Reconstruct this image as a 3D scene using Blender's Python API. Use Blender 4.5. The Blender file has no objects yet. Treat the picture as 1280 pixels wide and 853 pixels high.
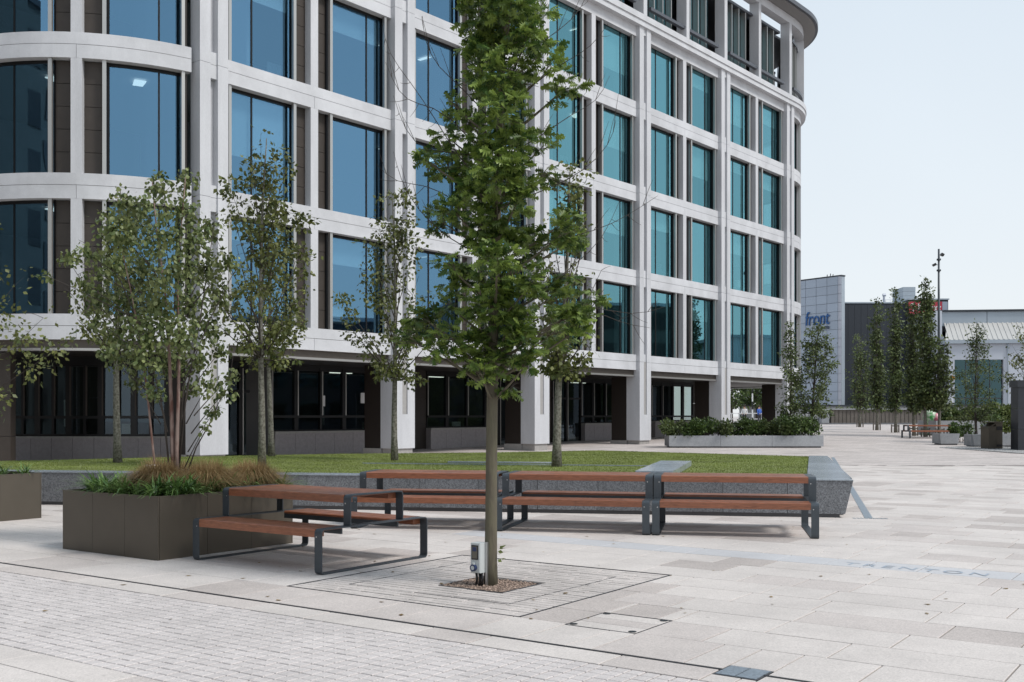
import bpy, math, random
import numpy as np
from mathutils import Vector, Matrix, Euler
random.seed(7); RNG = np.random.default_rng(11)
scene = bpy.context.scene
PI = math.pi
# ------------------------------------------------------------ camera
F = 1318.0; EYE = 1.6; HOR = 520.0
cd = bpy.data.cameras.new('camera'); cam = bpy.data.objects.new('camera', cd)
scene.collection.objects.link(cam)
cam.location = (0, 0, EYE); cam.rotation_euler = (PI/2, 0, 0)
cd.sensor_width = 36; cd.lens = F/1280*36; cd.shift_y = (HOR-426.5)/1280; cd.clip_start = .1; cd.clip_end = 3000
scene.camera = cam
# ------------------------------------------------------------ world
SUN_DIR = Vector((.80, -.42, 1.15)).normalized()
w = bpy.data.worlds.new('World'); scene.world = w; w.use_nodes = True
nt = w.node_tree; nt.nodes.clear()
sky = nt.nodes.new('ShaderNodeTexSky'); sky.sky_type = 'NISHITA'; sky.sun_disc = False
sky.sun_elevation = math.asin(SUN_DIR.z); sky.sun_rotation = math.atan2(SUN_DIR.x, SUN_DIR.y)
sky.air_density = 1.0; sky.dust_density = 2.0; sky.ozone_density = 1.0
veil = nt.nodes.new('ShaderNodeMix'); veil.data_type = 'RGBA'; veil.blend_type = 'MIX'
veil.inputs[0].default_value = .84
nt.links.new(sky.outputs[0], veil.inputs[6])
# thin overcast veil: very pale, a little bluer and darker towards the zenith
tc = nt.nodes.new('ShaderNodeTexCoord'); sp = nt.nodes.new('ShaderNodeSeparateXYZ')
nt.links.new(tc.outputs['Generated'], sp.inputs[0])
rp = nt.nodes.new('ShaderNodeValToRGB'); nt.links.new(sp.outputs['Z'], rp.inputs[0])
cr = rp.color_ramp
cr.elements[0].position = 0.0; cr.elements[0].color = (7.55, 7.8, 8.0, 1)
cr.elements[1].position = .75; cr.elements[1].color = (4.9, 6.0, 7.1, 1)
e = cr.elements.new(.22); e.color = (6.8, 7.35, 7.75, 1)
ns = nt.nodes.new('ShaderNodeTexNoise'); ns.inputs['Scale'].default_value = 1.6; ns.inputs['Detail'].default_value = 5
nt.links.new(tc.outputs['Generated'], ns.inputs['Vector'])
nr = nt.nodes.new('ShaderNodeMapRange'); nr.inputs[1].default_value = .3; nr.inputs[2].default_value = .7
nr.inputs[3].default_value = .95; nr.inputs[4].default_value = 1.04
nt.links.new(ns.outputs[0], nr.inputs[0])
vm = nt.nodes.new('ShaderNodeVectorMath'); vm.operation = 'SCALE'
nt.links.new(rp.outputs[0], vm.inputs[0]); nt.links.new(nr.outputs[0], vm.inputs['Scale'])
nt.links.new(vm.outputs[0], veil.inputs[7])
bg = nt.nodes.new('ShaderNodeBackground'); bg.inputs[1].default_value = .1
wo = nt.nodes.new('ShaderNodeOutputWorld')
nt.links.new(veil.outputs[2], bg.inputs[0]); nt.links.new(bg.outputs[0], wo.inputs[0])
# ------------------------------------------------------------ sun
sd = bpy.data.lights.new('sun', 'SUN'); sd.energy = 2.1; sd.angle = math.radians(14); sd.color = (1, .965, .92)
so = bpy.data.objects.new('sun', sd); scene.collection.objects.link(so)
so.rotation_euler = (-SUN_DIR).to_track_quat('-Z', 'Y').to_euler(); so.location = (20, -20, 40)
scene.view_settings.view_transform = 'Standard'; scene.view_settings.look = 'None'
scene.view_settings.exposure = 0.36; scene.view_settings.gamma = 1.0
scene.cycles.max_bounces = 6; scene.cycles.transparent_max_bounces = 12
scene.cycles.caustics_reflective = False; scene.cycles.caustics_refractive = False

# ------------------------------------------------------------ helpers
def ground_z(y): return 0.0 if y < 45 else .016*(min(y, 100)-45)
def pt(x, y, D): return Vector(((x-640)/F*D, D, EYE-(y-HOR)*D/F))
def gd(x, y): D = F*EYE/(y-HOR); return Vector(((x-640)/F*D, D, 0))

class MB:
    def __init__(s): s.v = []; s.f = []; s.mi = []
    def add(s, vs, fs, mi=0):
        b = len(s.v); s.v += [tuple(v) for v in vs]
        for f in fs: s.f.append(tuple(b+i for i in f)); s.mi.append(mi)
    def prism(s, poly, z0, z1, mi=0, poly_top=None):      # poly: ccw list of (x,y)
        n = len(poly); pt_ = poly_top or poly
        vs = [(x, y, z0) for x, y in poly]+[(x, y, z1) for x, y in pt_]
        fs = [tuple(range(n-1, -1, -1)), tuple(range(n, 2*n))]
        fs += [(i, (i+1) % n, n+(i+1) % n, n+i) for i in range(n)]
        s.add(vs, fs, mi)
    def box(s, x0, x1, y0, y1, z0, z1, mi=0, M=None):
        vs = [(x, y, z) for z in (z0, z1) for x, y in ((x0, y0), (x1, y0), (x1, y1), (x0, y1))]
        if M is not None: vs = [M @ Vector(v) for v in vs]
        s.add(vs, [(3, 2, 1, 0), (4, 5, 6, 7), (0, 1, 5, 4), (1, 2, 6, 5), (2, 3, 7, 6), (3, 0, 4, 7)], mi)
    def tube(s, pts, rs, seg=8, mi=0, cap=True):
        pts = [Vector(p) for p in pts]; n = len(pts)
        if not hasattr(rs, '__len__'): rs = [rs]*n
        rings = []; up = None
        for i, p in enumerate(pts):
            d = (pts[min(i+1, n-1)]-pts[max(i-1, 0)])
            if d.length < 1e-9: d = Vector((0, 0, 1))
            d.normalize()
            if up is None: up = Vector((1, 0, 0)) if abs(d.x) < .8 else Vector((0, 1, 0))
            a = (up-d*up.dot(d)).normalized(); up = a; b = d.cross(a)
            rings.append([p+a*math.cos(2*PI*k/seg)*rs[i]+b*math.sin(2*PI*k/seg)*rs[i] for k in range(seg)])
        vs = [v for r in rings for v in r]; fs = []
        for i in range(n-1):
            for k in range(seg):
                fs.append((i*seg+k, i*seg+(k+1) % seg, (i+1)*seg+(k+1) % seg, (i+1)*seg+k))
        if cap: fs += [tuple(range(seg-1, -1, -1)), tuple((n-1)*seg+k for k in range(seg))]
        s.add(vs, fs, mi)
    def lathe(s, prof, seg=16, c=(0, 0), mi=0):           # prof: (r,z)
        vs = [(c[0]+r*math.cos(2*PI*k/seg), c[1]+r*math.sin(2*PI*k/seg), z) for r, z in prof for k in range(seg)]
        fs = [(i*seg+k, i*seg+(k+1) % seg, (i+1)*seg+(k+1) % seg, (i+1)*seg+k) for i in range(len(prof)-1) for k in range(seg)]
        fs += [tuple(range(seg-1, -1, -1)), tuple((len(prof)-1)*seg+k for k in range(seg))]
        s.add(vs, fs, mi)
    def strip(s, path, x0, x1, t, closed=False, mi=0):    # flat bar bent along a (y,z) path, thickness t, width x0..x1
        n = len(path); P = [Vector((0, a, b)) for a, b in path]; off = []
        for i in range(n):
            a = P[(i-1) % n] if (closed or i > 0) else P[i]; b = P[(i+1) % n] if (closed or i < n-1) else P[i]
            d = (b-a).normalized(); off.append(Vector((0, -d.z, d.y)))
        vs = []
        for p, o in zip(P, off):
            for x in (x0, x1):
                for q in (-t/2, t/2): v = p+o*q; vs.append((x, v.y, v.z))
        fs = []; m = n if closed else n-1
        for i in range(m):
            a = 4*i; b = 4*((i+1) % n)
            fs += [(a, a+2, b+2, b), (a+1, b+1, b+3, a+3), (a, b, b+1, a+1), (a+2, a+3, b+3, b+2)]
        if not closed: fs += [(0, 1, 3, 2), (4*n-4, 4*n-2, 4*n-1, 4*n-3)]
        s.add(vs, fs, mi)
    def mesh(s, name, mats, smooth=False, origin=None):
        me = bpy.data.meshes.new(name)
        vs = s.v if origin is None else [(x-origin[0], y-origin[1], z-origin[2]) for x, y, z in s.v]
        me.from_pydata(vs, [], s.f)
        for m in (mats if isinstance(mats, (list, tuple)) else [mats]): me.materials.append(m)
        me.polygons.foreach_set('material_index', s.mi)
        if smooth: me.polygons.foreach_set('use_smooth', [True]*len(s.f))
        me.update(); return me
    def build(s, name, mats, parent=None, loc=None, smooth=False, origin=None):
        return link(name, s.mesh(name, mats, smooth, origin), parent, loc)

def link(name, data, parent=None, loc=None, rot=None):
    o = bpy.data.objects.new(name, data); scene.collection.objects.link(o)
    if parent is not None: o.parent = parent
    if loc is not None: o.location = loc
    if rot is not None: o.rotation_euler = rot
    return o
def tag(o, label=None, cat=None, group=None, kind=None):
    for k, v in (('label', label), ('category', cat), ('group', group), ('kind', kind)):
        if v: o[k] = v
    return o
def thing(name, label, cat, loc=(0, 0, 0), rz=0, group=None):
    o = link(name, None, None, loc, (0, 0, rz)); return tag(o, label, cat, group)
def copy_tree(o, parent=None):
    c = o.copy(); scene.collection.objects.link(c)
    if parent is not None: c.parent = parent
    for ch in [x for x in list(scene.collection.objects) if x.parent == o]: copy_tree(ch, c)
    return c

def mat(name, col, rough=.7, metal=0., var=.0, vscale=8., speck=0., sscale=250., bump=0., bscale=60., col2=None,
        island=0., stain=0., spec=.5, stretch=None, trans=0., obj_rand=0., spots=0.):
    m = bpy.data.materials.new(name); m.use_nodes = True; t = m.node_tree; N = t.nodes; L = t.links
    b = N['Principled BSDF']; b.inputs['Roughness'].default_value = rough; b.inputs['Metallic'].default_value = metal
    b.inputs['Specular IOR Level'].default_value = spec
    g = N.new('ShaderNodeNewGeometry'); vec = g.outputs['Position']
    if stretch:
        mp = N.new('ShaderNodeMapping'); mp.inputs['Scale'].default_value = stretch; L.new(vec, mp.inputs[0]); vec = mp.outputs[0]
    rgb = N.new('ShaderNodeRGB'); rgb.outputs[0].default_value = (*col, 1); cur = rgb.outputs[0]
    def mul(fac_out, lo, hi, cur, a=0., bb=1.):
        mr = N.new('ShaderNodeMapRange'); L.new(fac_out, mr.inputs[0]); mr.inputs[1].default_value = a; mr.inputs[2].default_value = bb
        mr.inputs[3].default_value = lo; mr.inputs[4].default_value = hi
        v = N.new('ShaderNodeVectorMath'); v.operation = 'SCALE'; L.new(cur, v.inputs[0]); L.new(mr.outputs[0], v.inputs['Scale']); return v.outputs[0]
    if col2 is not None:
        nz = N.new('ShaderNodeTexNoise'); nz.inputs['Scale'].default_value = vscale; nz.inputs['Detail'].default_value = 4; L.new(vec, nz.inputs['Vector'])
        mr = N.new('ShaderNodeMapRange'); L.new(nz.outputs[0], mr.inputs[0]); mr.inputs[1].default_value = .38; mr.inputs[2].default_value = .62
        mx = N.new('ShaderNodeMix'); mx.data_type = 'RGBA'; L.new(mr.outputs[0], mx.inputs[0]); L.new(cur, mx.inputs[6]); mx.inputs[7].default_value = (*col2, 1); cur = mx.outputs[2]
    if var:
        nz = N.new('ShaderNodeTexNoise'); nz.inputs['Scale'].default_value = vscale; nz.inputs['Detail'].default_value = 6; L.new(vec, nz.inputs['Vector'])
        cur = mul(nz.outputs[0], 1-var, 1+var, cur, .25, .75)
    if stain:
        nz = N.new('ShaderNodeTexNoise'); nz.inputs['Scale'].default_value = .55; nz.inputs['Detail'].default_value = 7; nz.inputs['Roughness'].default_value = .65; L.new(vec, nz.inputs['Vector'])
        cur = mul(nz.outputs[0], 1-stain, 1+stain*.4, cur, .35, .6)
    if speck:
        nz = N.new('ShaderNodeTexVoronoi'); nz.inputs['Scale'].default_value = sscale; L.new(vec, nz.inputs['Vector'])
        sx = N.new('ShaderNodeSeparateColor'); L.new(nz.outputs['Color'], sx.inputs[0])
        cur = mul(sx.outputs[0], 1-speck, 1+speck, cur)
    if spots:                                             # sparse old gum spots and small marks
        vo = N.new('ShaderNodeTexVoronoi'); vo.inputs['Scale'].default_value = 3.2; L.new(g.outputs['Position'], vo.inputs['Vector'])
        sc_ = N.new('ShaderNodeSeparateColor'); L.new(vo.outputs['Color'], sc_.inputs[0])
        rr_ = N.new('ShaderNodeMapRange'); L.new(sc_.outputs[0], rr_.inputs[0]); rr_.inputs[1].default_value = .55; rr_.inputs[2].default_value = 1; rr_.inputs[3].default_value = 0; rr_.inputs[4].default_value = .075
        lt_ = N.new('ShaderNodeMath'); lt_.operation = 'LESS_THAN'; L.new(vo.outputs['Distance'], lt_.inputs[0]); L.new(rr_.outputs[0], lt_.inputs[1])
        cur = mul(lt_.outputs[0], 1, 1-spots, cur)
    if island: cur = mul(g.outputs['Random Per Island'], 1-island, 1+island, cur)
    if obj_rand:
        oi = N.new('ShaderNodeObjectInfo'); cur = mul(oi.outputs['Random'], 1-obj_rand, 1+obj_rand, cur)
    L.new(cur, b.inputs['Base Color'])
    if bump:
        nz = N.new('ShaderNodeTexNoise'); nz.inputs['Scale'].default_value = bscale; nz.inputs['Detail'].default_value = 5; L.new(vec, nz.inputs['Vector'])
        bp = N.new('ShaderNodeBump'); bp.inputs['Strength'].default_value = bump; bp.inputs['Distance'].default_value = .01
        L.new(nz.outputs[0], bp.inputs['Height']); L.new(bp.outputs[0], b.inputs['Normal'])
    return m

def leafmat(name, dark, light, trans=.25, rough=.5, pos=(.0, 1.0), spec=.4):
    m = bpy.data.materials.new(name); m.use_nodes = True; t = m.node_tree; N = t.nodes; L = t.links
    b = N['Principled BSDF']; b.inputs['Roughness'].default_value = rough; b.inputs['Specular IOR Level'].default_value = spec
    g = N.new('ShaderNodeNewGeometry'); oi = N.new('ShaderNodeObjectInfo')
    ad = N.new('ShaderNodeMath'); ad.operation = 'ADD'; L.new(g.outputs['Random Per Island'], ad.inputs[0]); L.new(oi.outputs['Random'], ad.inputs[1])
    fr = N.new('ShaderNodeMath'); fr.operation = 'FRACT'; L.new(ad.outputs[0], fr.inputs[0])
    r = N.new('ShaderNodeValToRGB'); L.new(fr.outputs[0], r.inputs[0])
    r.color_ramp.elements[0].color = (*dark, 1); r.color_ramp.elements[0].position = pos[0]
    r.color_ramp.elements[1].color = (*light, 1); r.color_ramp.elements[1].position = pos[1]
    nz = N.new('ShaderNodeTexNoise'); nz.inputs['Scale'].default_value = 1.3; L.new(g.outputs['Position'], nz.inputs['Vector'])
    mr = N.new('ShaderNodeMapRange'); L.new(nz.outputs[0], mr.inputs[0]); mr.inputs[1].default_value = .35; mr.inputs[2].default_value = .65; mr.inputs[3].default_value = .75; mr.inputs[4].default_value = 1.3
    v = N.new('ShaderNodeVectorMath'); v.operation = 'SCALE'; L.new(r.outputs[0], v.inputs[0]); L.new(mr.outputs[0], v.inputs['Scale'])
    L.new(v.outputs[0], b.inputs['Base Color'])
    tr = N.new('ShaderNodeBsdfTranslucent'); L.new(v.outputs[0], tr.inputs[0])
    mx = N.new('ShaderNodeMixShader'); mx.inputs[0].default_value = trans
    L.new(b.outputs[0], mx.inputs[1]); L.new(tr.outputs[0], mx.inputs[2]); L.new(mx.outputs[0], N['Material Output'].inputs[0])
    return m

def glassmat(name, refl, fac, through, rough=.015):
    m = bpy.data.materials.new(name); m.use_nodes = True; t = m.node_tree; N = t.nodes; L = t.links
    N.remove(N['Principled BSDF'])
    gl = N.new('ShaderNodeBsdfGlossy'); gl.inputs['Color'].default_value = (*refl, 1); gl.inputs['Roughness'].default_value = rough
    g = N.new('ShaderNodeNewGeometry')
    nz = N.new('ShaderNodeTexNoise'); nz.inputs['Scale'].default_value = .45; nz.inputs['Detail'].default_value = 1; L.new(g.outputs['Position'], nz.inputs['Vector'])
    bp = N.new('ShaderNodeBump'); bp.inputs['Strength'].default_value = .10; bp.inputs['Distance'].default_value = .05
    L.new(nz.outputs[0], bp.inputs['Height']); L.new(bp.outputs[0], gl.inputs['Normal'])
    tr = N.new('ShaderNodeBsdfTransparent'); tr.inputs[0].default_value = (*through, 1)
    lw = N.new('ShaderNodeFresnel'); lw.inputs[0].default_value = 1.5
    oi = N.new('ShaderNodeObjectInfo')
    mr = N.new('ShaderNodeMapRange'); L.new(oi.outputs['Random'], mr.inputs[0]); mr.inputs[3].default_value = fac*.85; mr.inputs[4].default_value = fac*1.12
    ad = N.new('ShaderNodeMath'); ad.operation = 'ADD'; ad.use_clamp = True; L.new(lw.outputs[0], ad.inputs[0]); L.new(mr.outputs[0], ad.inputs[1])
    mx = N.new('ShaderNodeMixShader'); sb = N.new('ShaderNodeMath'); sb.operation = 'SUBTRACT'; sb.inputs[0].default_value = 1; L.new(g.outputs['Backfacing'], sb.inputs[1])
    mm = N.new('ShaderNodeMath'); mm.operation = 'MULTIPLY'; L.new(ad.outputs[0], mm.inputs[0]); L.new(sb.outputs[0], mm.inputs[1])
    L.new(mm.outputs[0], mx.inputs[0]); L.new(tr.outputs[0], mx.inputs[1]); L.new(gl.outputs[0], mx.inputs[2])
    L.new(mx.outputs[0], N['Material Output'].inputs[0]); return m

M = dict(
    stone=mat('pale_cast_stone', (.565, .57, .59), .75, var=.05, vscale=1.5, speck=.05, sscale=90, stain=.13),
    stone2=mat('pale_cast_stone_pier', (.54, .545, .565), .75, var=.08, vscale=2.5, speck=.05, sscale=90, stain=.09, stretch=(1, 1, .2)),
    slot=mat('slot_render', (.34, .33, .32), .8, var=.08),
    frame=mat('dark_anodised_frame', (.018, .018, .019), .35, .6),
    fin=mat('silver_fin', (.46, .45, .43), .35, .7),
    brown=mat('brown_cladding', (.052, .042, .035), .55, .2, var=.12, vscale=3),
    darkbrown=mat('dark_brown_cladding', (.022, .016, .013), .5, .1, var=.1),
    fascia=mat('bronze_fascia', (.10, .085, .072), .45, .4, var=.1),
    granite_p=mat('pinkish_granite_plinth', (.30, .275, .28), .6, speck=.18, sscale=120, var=.1),
    granite_l=mat('light_granite_base', (.33, .315, .30), .7, speck=.12, sscale=120, var=.1),
    soffit=mat('canopy_soffit', (.23, .22, .215), .6, var=.05),
    canopy=mat('canopy_edge', (.10, .105, .12), .4, .4),
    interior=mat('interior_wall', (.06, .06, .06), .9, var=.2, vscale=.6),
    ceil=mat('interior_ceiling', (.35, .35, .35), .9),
    blind=mat('window_blind', (.78, .80, .80), .8),
    glass=glassmat('solar_glass_blue_sky', (.26, .52, .77), .41, (.66, .78, .84)),
    glass2=glassmat('solar_glass_teal_sky', (.29, .66, .76), .43, (.66, .80, .82)),  # same glazing in the right-hand bays, reflected sky tone put into the tint
    glassg=glassmat('ground_floor_glass', (.50, .64, .76), .07, (.66, .72, .70)),
    steel=mat('charcoal_coated_steel', (.062, .073, .084), .42, .35, var=.08, vscale=20),
    screw=mat('bolt_steel', (.5, .5, .5), .3, .9),
    wood=mat('red_brown_hardwood', (.25, .092, .047), .36, var=.30, vscale=10, stretch=(1, 1, 6), bump=.1, obj_rand=.12, stain=.12),
    bronze=mat('bronze_planter_metal', (.098, .083, .064), .42, .35, var=.10, vscale=2.2, obj_rand=.04),
    soil=mat('soil', (.05, .035, .025), .95, var=.3, vscale=30, bump=.5),
    slabA=mat('light_granite_slab', (.575, .522, .486), .75, var=.05, vscale=2.5, speck=.12, sscale=110, obj_rand=.03, island=.03, stain=.12, bump=.05, spots=.22),
    slabB=mat('warm_granite_slab', (.52, .464, .432), .75, var=.05, vscale=2.5, speck=.14, sscale=110, obj_rand=.03, island=.03, stain=.12, bump=.05, spots=.22),
    slabC=mat('pinkish_granite_slab', (.455, .402, .372), .75, var=.05, vscale=2.5, speck=.17, sscale=110, obj_rand=.05, island=.05, stain=.12, bump=.05),
    slabI=mat('bluish_inscribed_slab', (.515, .505, .51), .6, speck=.08, sscale=120, stain=.1),
    grout=mat('joint_mortar', (.20, .18, .165), .95, var=.2, vscale=12),
    sett=mat('granite_sett', (.545, .498, .478), .75, var=.06, vscale=3, speck=.12, sscale=140, obj_rand=.04, island=.045, stain=.12, spots=.2),
    strip=mat('weathered_strip_paver', (.50, .45, .42), .8, var=.12, vscale=6, speck=.15, sscale=110, island=.12, stain=.2),
    iron=mat('dark_metal_edge', (.085, .085, .09), .5, .5),
    iron2=mat('blue_grey_cover', (.27, .31, .35), .45, .5, speck=.2, sscale=80),
    letter=mat('inscribed_letter', (.33, .375, .43), .6),
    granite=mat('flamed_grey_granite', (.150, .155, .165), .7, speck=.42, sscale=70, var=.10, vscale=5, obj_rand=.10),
    granite_top=mat('polished_granite_top', (.27, .30, .33), .22, speck=.16, sscale=70, var=.08, vscale=4, obj_rand=.12),
    conc=mat('grey_concrete_planter', (.32, .33, .345), .8, var=.08, speck=.1, sscale=50, stain=.15),
    conc2=mat('ribbed_concrete', (.15, .132, .115), .9, var=.15, vscale=2, stain=.2),
    lawn=mat('lawn_turf', (.16, .188, .045), .95, var=.08, vscale=3, col2=(.165, .19, .055), stain=.2),
    grass=leafmat('grass_blades', (.15, .19, .045), (.25, .29, .085), .3, .7, spec=.1),
    oak=leafmat('oak_leaf', (.042, .085, .020), (.25, .335, .070), .32, .42, (.1, 1.0)),
    birch=leafmat('birch_leaf', (.05, .08, .022), (.21, .24, .09), .22, .45),
    horn=leafmat('olive_leaf', (.050, .070, .018), (.18, .19, .06), .22, .5),
    colm=leafmat('columnar_leaf', (.038, .060, .022), (.135, .170, .055), .18, .55),
    shrub=leafmat('shrub_leaf', (.022, .045, .014), (.10, .15, .035), .18, .5),
    shruby=leafmat('yellow_green_shrub_leaf', (.06, .085, .025), (.22, .26, .08), .2, .5),
    dry=leafmat('dry_leaf', (.10, .06, .02), (.30, .20, .07), .1, .7),
    strap=leafmat('strap_leaf', (.035, .085, .020), (.18, .28, .085), .2, .32),
    sedge=leafmat('brown_sedge_blade', (.14, .085, .035), (.42, .30, .15), .3, .7),
    bark=mat('grey_brown_bark', (.145, .13, .085), .9, var=.35, vscale=14, stretch=(1, 1, .25), bump=.8, bscale=40, col2=(.085, .072, .052)),
    barkd=mat('dark_spotted_bark', (.085, .078, .06), .9, col2=(.21, .20, .17), vscale=22, bump=.7, bscale=40),
    barkr=mat('peeling_birch_bark', (.13, .06, .045), .75, col2=(.30, .22, .19), vscale=11, bump=.6, bscale=30, stretch=(1, 1, .35)),
    twig=mat('twig_bark', (.055, .045, .038), .9),
    gravel=mat('brown_gravel', (.30, .22, .175), .9, island=.45),
    gravelg=mat('grey_gravel', (.34, .335, .33), .9, island=.35),
    boxg=mat('grey_enclosure_plastic', (.50, .525, .52), .45),
    black=mat('black_plastic', (.012, .012, .014), .4),
    bluep=mat('blue_breaker', (.02, .035, .10), .4),
    clearp=mat('smoked_window', (.12, .11, .085), .15),
    tot=mat('black_totem_panel', (.028, .031, .038), .35, .2, var=.1),
    mallp=mat('silver_facade_panel', (.335, .385, .46), .45, .35, var=.04, vscale=.3, obj_rand=.05),
    mallp2=mat('silver_edge_trim', (.42, .44, .50), .45, .3),
    mdark=mat('charcoal_profiled_cladding', (.030, .036, .046), .75, .0, var=.06, vscale=.3),
    mred=mat('red_sign_board', (.42, .03, .055), .5),
    white=mat('white_paint', (.72, .73, .74), .5),
    mwhite=mat('pale_render', (.52, .55, .61), .7, var=.05, vscale=.3),
    mroof=mat('pale_ribbed_roof', (.47, .46, .44), .6, .1, var=.06, vscale=.4),
    mband=mat('blue_grey_roof_band', (.36, .41, .46), .5, .2, var=.06, vscale=.4),
    blue=mat('blue_letter', (.006, .085, .27), .4),
    navy=mat('navy_letter', (.012, .03, .085), .4),
    entr=glassmat('teal_entrance_glass', (.22, .38, .42), .22, (.35, .45, .45)),
    lamp=mat('ceiling_lamp', (.8, .8, .8), .5), orange=mat('orange_globe', (.85, .30, .02), .4),
    green=mat('green_gloss_paint', (.05, .30, .06), .35, col2=(.55, .62, .50), vscale=5),
    pink=mat('pink_gloss_paint', (.60, .10, .18), .35, col2=(.62, .40, .42), vscale=6),
    skin=mat('skin', (.45, .28, .20), .6), cloth_b=mat('blue_shirt', (.04, .12, .45), .8), cloth_w=mat('white_shirt', (.7, .7, .7), .8),
    trous=mat('dark_trousers', (.03, .03, .04), .8), hair=mat('brown_hair', (.03, .02, .012), .8),
    opp=mat('opposite_brick', (.07, .075, .07), .85, var=.15),
)

_b = M['lamp'].node_tree.nodes['Principled BSDF']; _b.inputs['Emission Color'].default_value = (1, .97, .9, 1); _b.inputs['Emission Strength'].default_value = 1.3
# ============================================================ PAVING
YAW = math.radians(35.0)
U = Vector((math.sin(YAW), math.cos(YAW), 0)); V = Vector((-math.cos(YAW), math.sin(YAW), 0))
ANG_T = math.atan2(-V.y, -V.x)                     # heading of the long side of tables and planters (towards the near right)
def uv(u, v, z=0.): return U*u+V*v+Vector((0, 0, z))
def uvbox(mb, u0, u1, v0, v1, z0, z1, mi=0, bev=0.):
    p = [uv(u0, v0), uv(u0, v1), uv(u1, v1), uv(u1, v0)]; p.reverse()
    a = [(q.x, q.y) for q in p]; c = uv((u0+u1)/2, (v0+v1)/2)
    if bev:
        b = []
        for (x, y) in a:
            d = Vector((c.x-x, c.y-y)); b.append((x+d.x*bev/d.length*1.4, y+d.y*bev/d.length*1.4))
        n = 4; zs = z1-bev
        vs = [(x, y, z0) for x, y in a]+[(x, y, zs) for x, y in a]+[(x, y, z1) for x, y in b]
        fs = [(i, (i+1) % 4, 4+(i+1) % 4, 4+i) for i in range(4)]+[(4+i, 4+(i+1) % 4, 8+(i+1) % 4, 8+i) for i in range(4)]+[(8, 9, 10, 11)]
        # ensure outward orientation
        mb.add(vs, fs, mi)
    else: mb.prism(a, z0, z1, mi)

plaza_mat = mat('plaza_far_paving', (.515, .465, .438), .8, speck=.08, sscale=40, stain=.10)
def add_brick(m):
    t = m.node_tree; N = t.nodes; L = t.links; b = N['Principled BSDF']
    g = N.new('ShaderNodeNewGeometry'); mp = N.new('ShaderNodeMapping'); mp.vector_type = 'POINT'
    mp.inputs['Rotation'].default_value = (0, 0, -ANG_T); L.new(g.outputs['Position'], mp.inputs[0])
    br = N.new('ShaderNodeTexBrick'); L.new(mp.outputs[0], br.inputs['Vector']); br.inputs['Scale'].default_value = 1
    br.inputs['Color1'].default_value = (.80, .79, .78, 1); br.inputs['Color2'].default_value = (1.06, 1.05, 1.05, 1); br.inputs['Mortar'].default_value = (.62, .60, .58, 1)
    br.inputs['Brick Width'].default_value = 1.0; br.inputs['Row Height'].default_value = .54; br.inputs['Mortar Size'].default_value = .012; br.inputs['Bias'].default_value = .25
    br.offset = .37
    src = b.inputs['Base Color'].links[0].from_socket
    mu = N.new('ShaderNodeMix'); mu.data_type = 'RGBA'; mu.blend_type = 'MULTIPLY'; mu.inputs[0].default_value = 1
    L.new(src, mu.inputs[6]); L.new(br.outputs[0], mu.inputs[7]); L.new(mu.outputs[2], b.inputs['Base Color'])
add_brick(plaza_mat)
NEARY = 34.0
mb = MB()
ys = [NEARY, 38, 45, 50, 60, 80, 100, 140, 250, 900]
xs = [-600, -150, -60, -20, 0, 20, 60, 150, 600]
for i in range(len(ys)-1):
    for j in range(len(xs)-1):
        mb.add([(xs[j], ys[i], ground_z(ys[i])), (xs[j+1], ys[i], ground_z(ys[i])), (xs[j+1], ys[i+1], ground_z(ys[i+1])), (xs[j], ys[i+1], ground_z(ys[i+1]))], [(0, 1, 2, 3)])
# either side of and behind the near paving
for (x0, x1, y0, y1) in ((-600, -24, -300, NEARY), (24, 600, -300, NEARY), (-24, 24, -300, -2)):
    mb.add([(x0, y0, 0), (x1, y0, 0), (x1, y1, 0), (x0, y1, 0)], [(0, 1, 2, 3)])
plaza = tag(mb.build('plaza', plaza_mat), kind='structure', label='pale granite slab plaza running back to the far buildings')
mb = MB(); mb.add([(-24, -2, -.009), (24, -2, -.009), (24, NEARY, -.009), (-24, NEARY, -.009)], [(0, 1, 2, 3)])
mb.add([(-24, NEARY, -.009), (24, NEARY, -.009), (24, NEARY, 0), (-24, NEARY, 0)], [(0, 1, 2, 3)])
bed = tag(mb.build('paving', M['grout']), kind='structure', label='near part of the plaza laid in granite slabs and setts')

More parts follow.
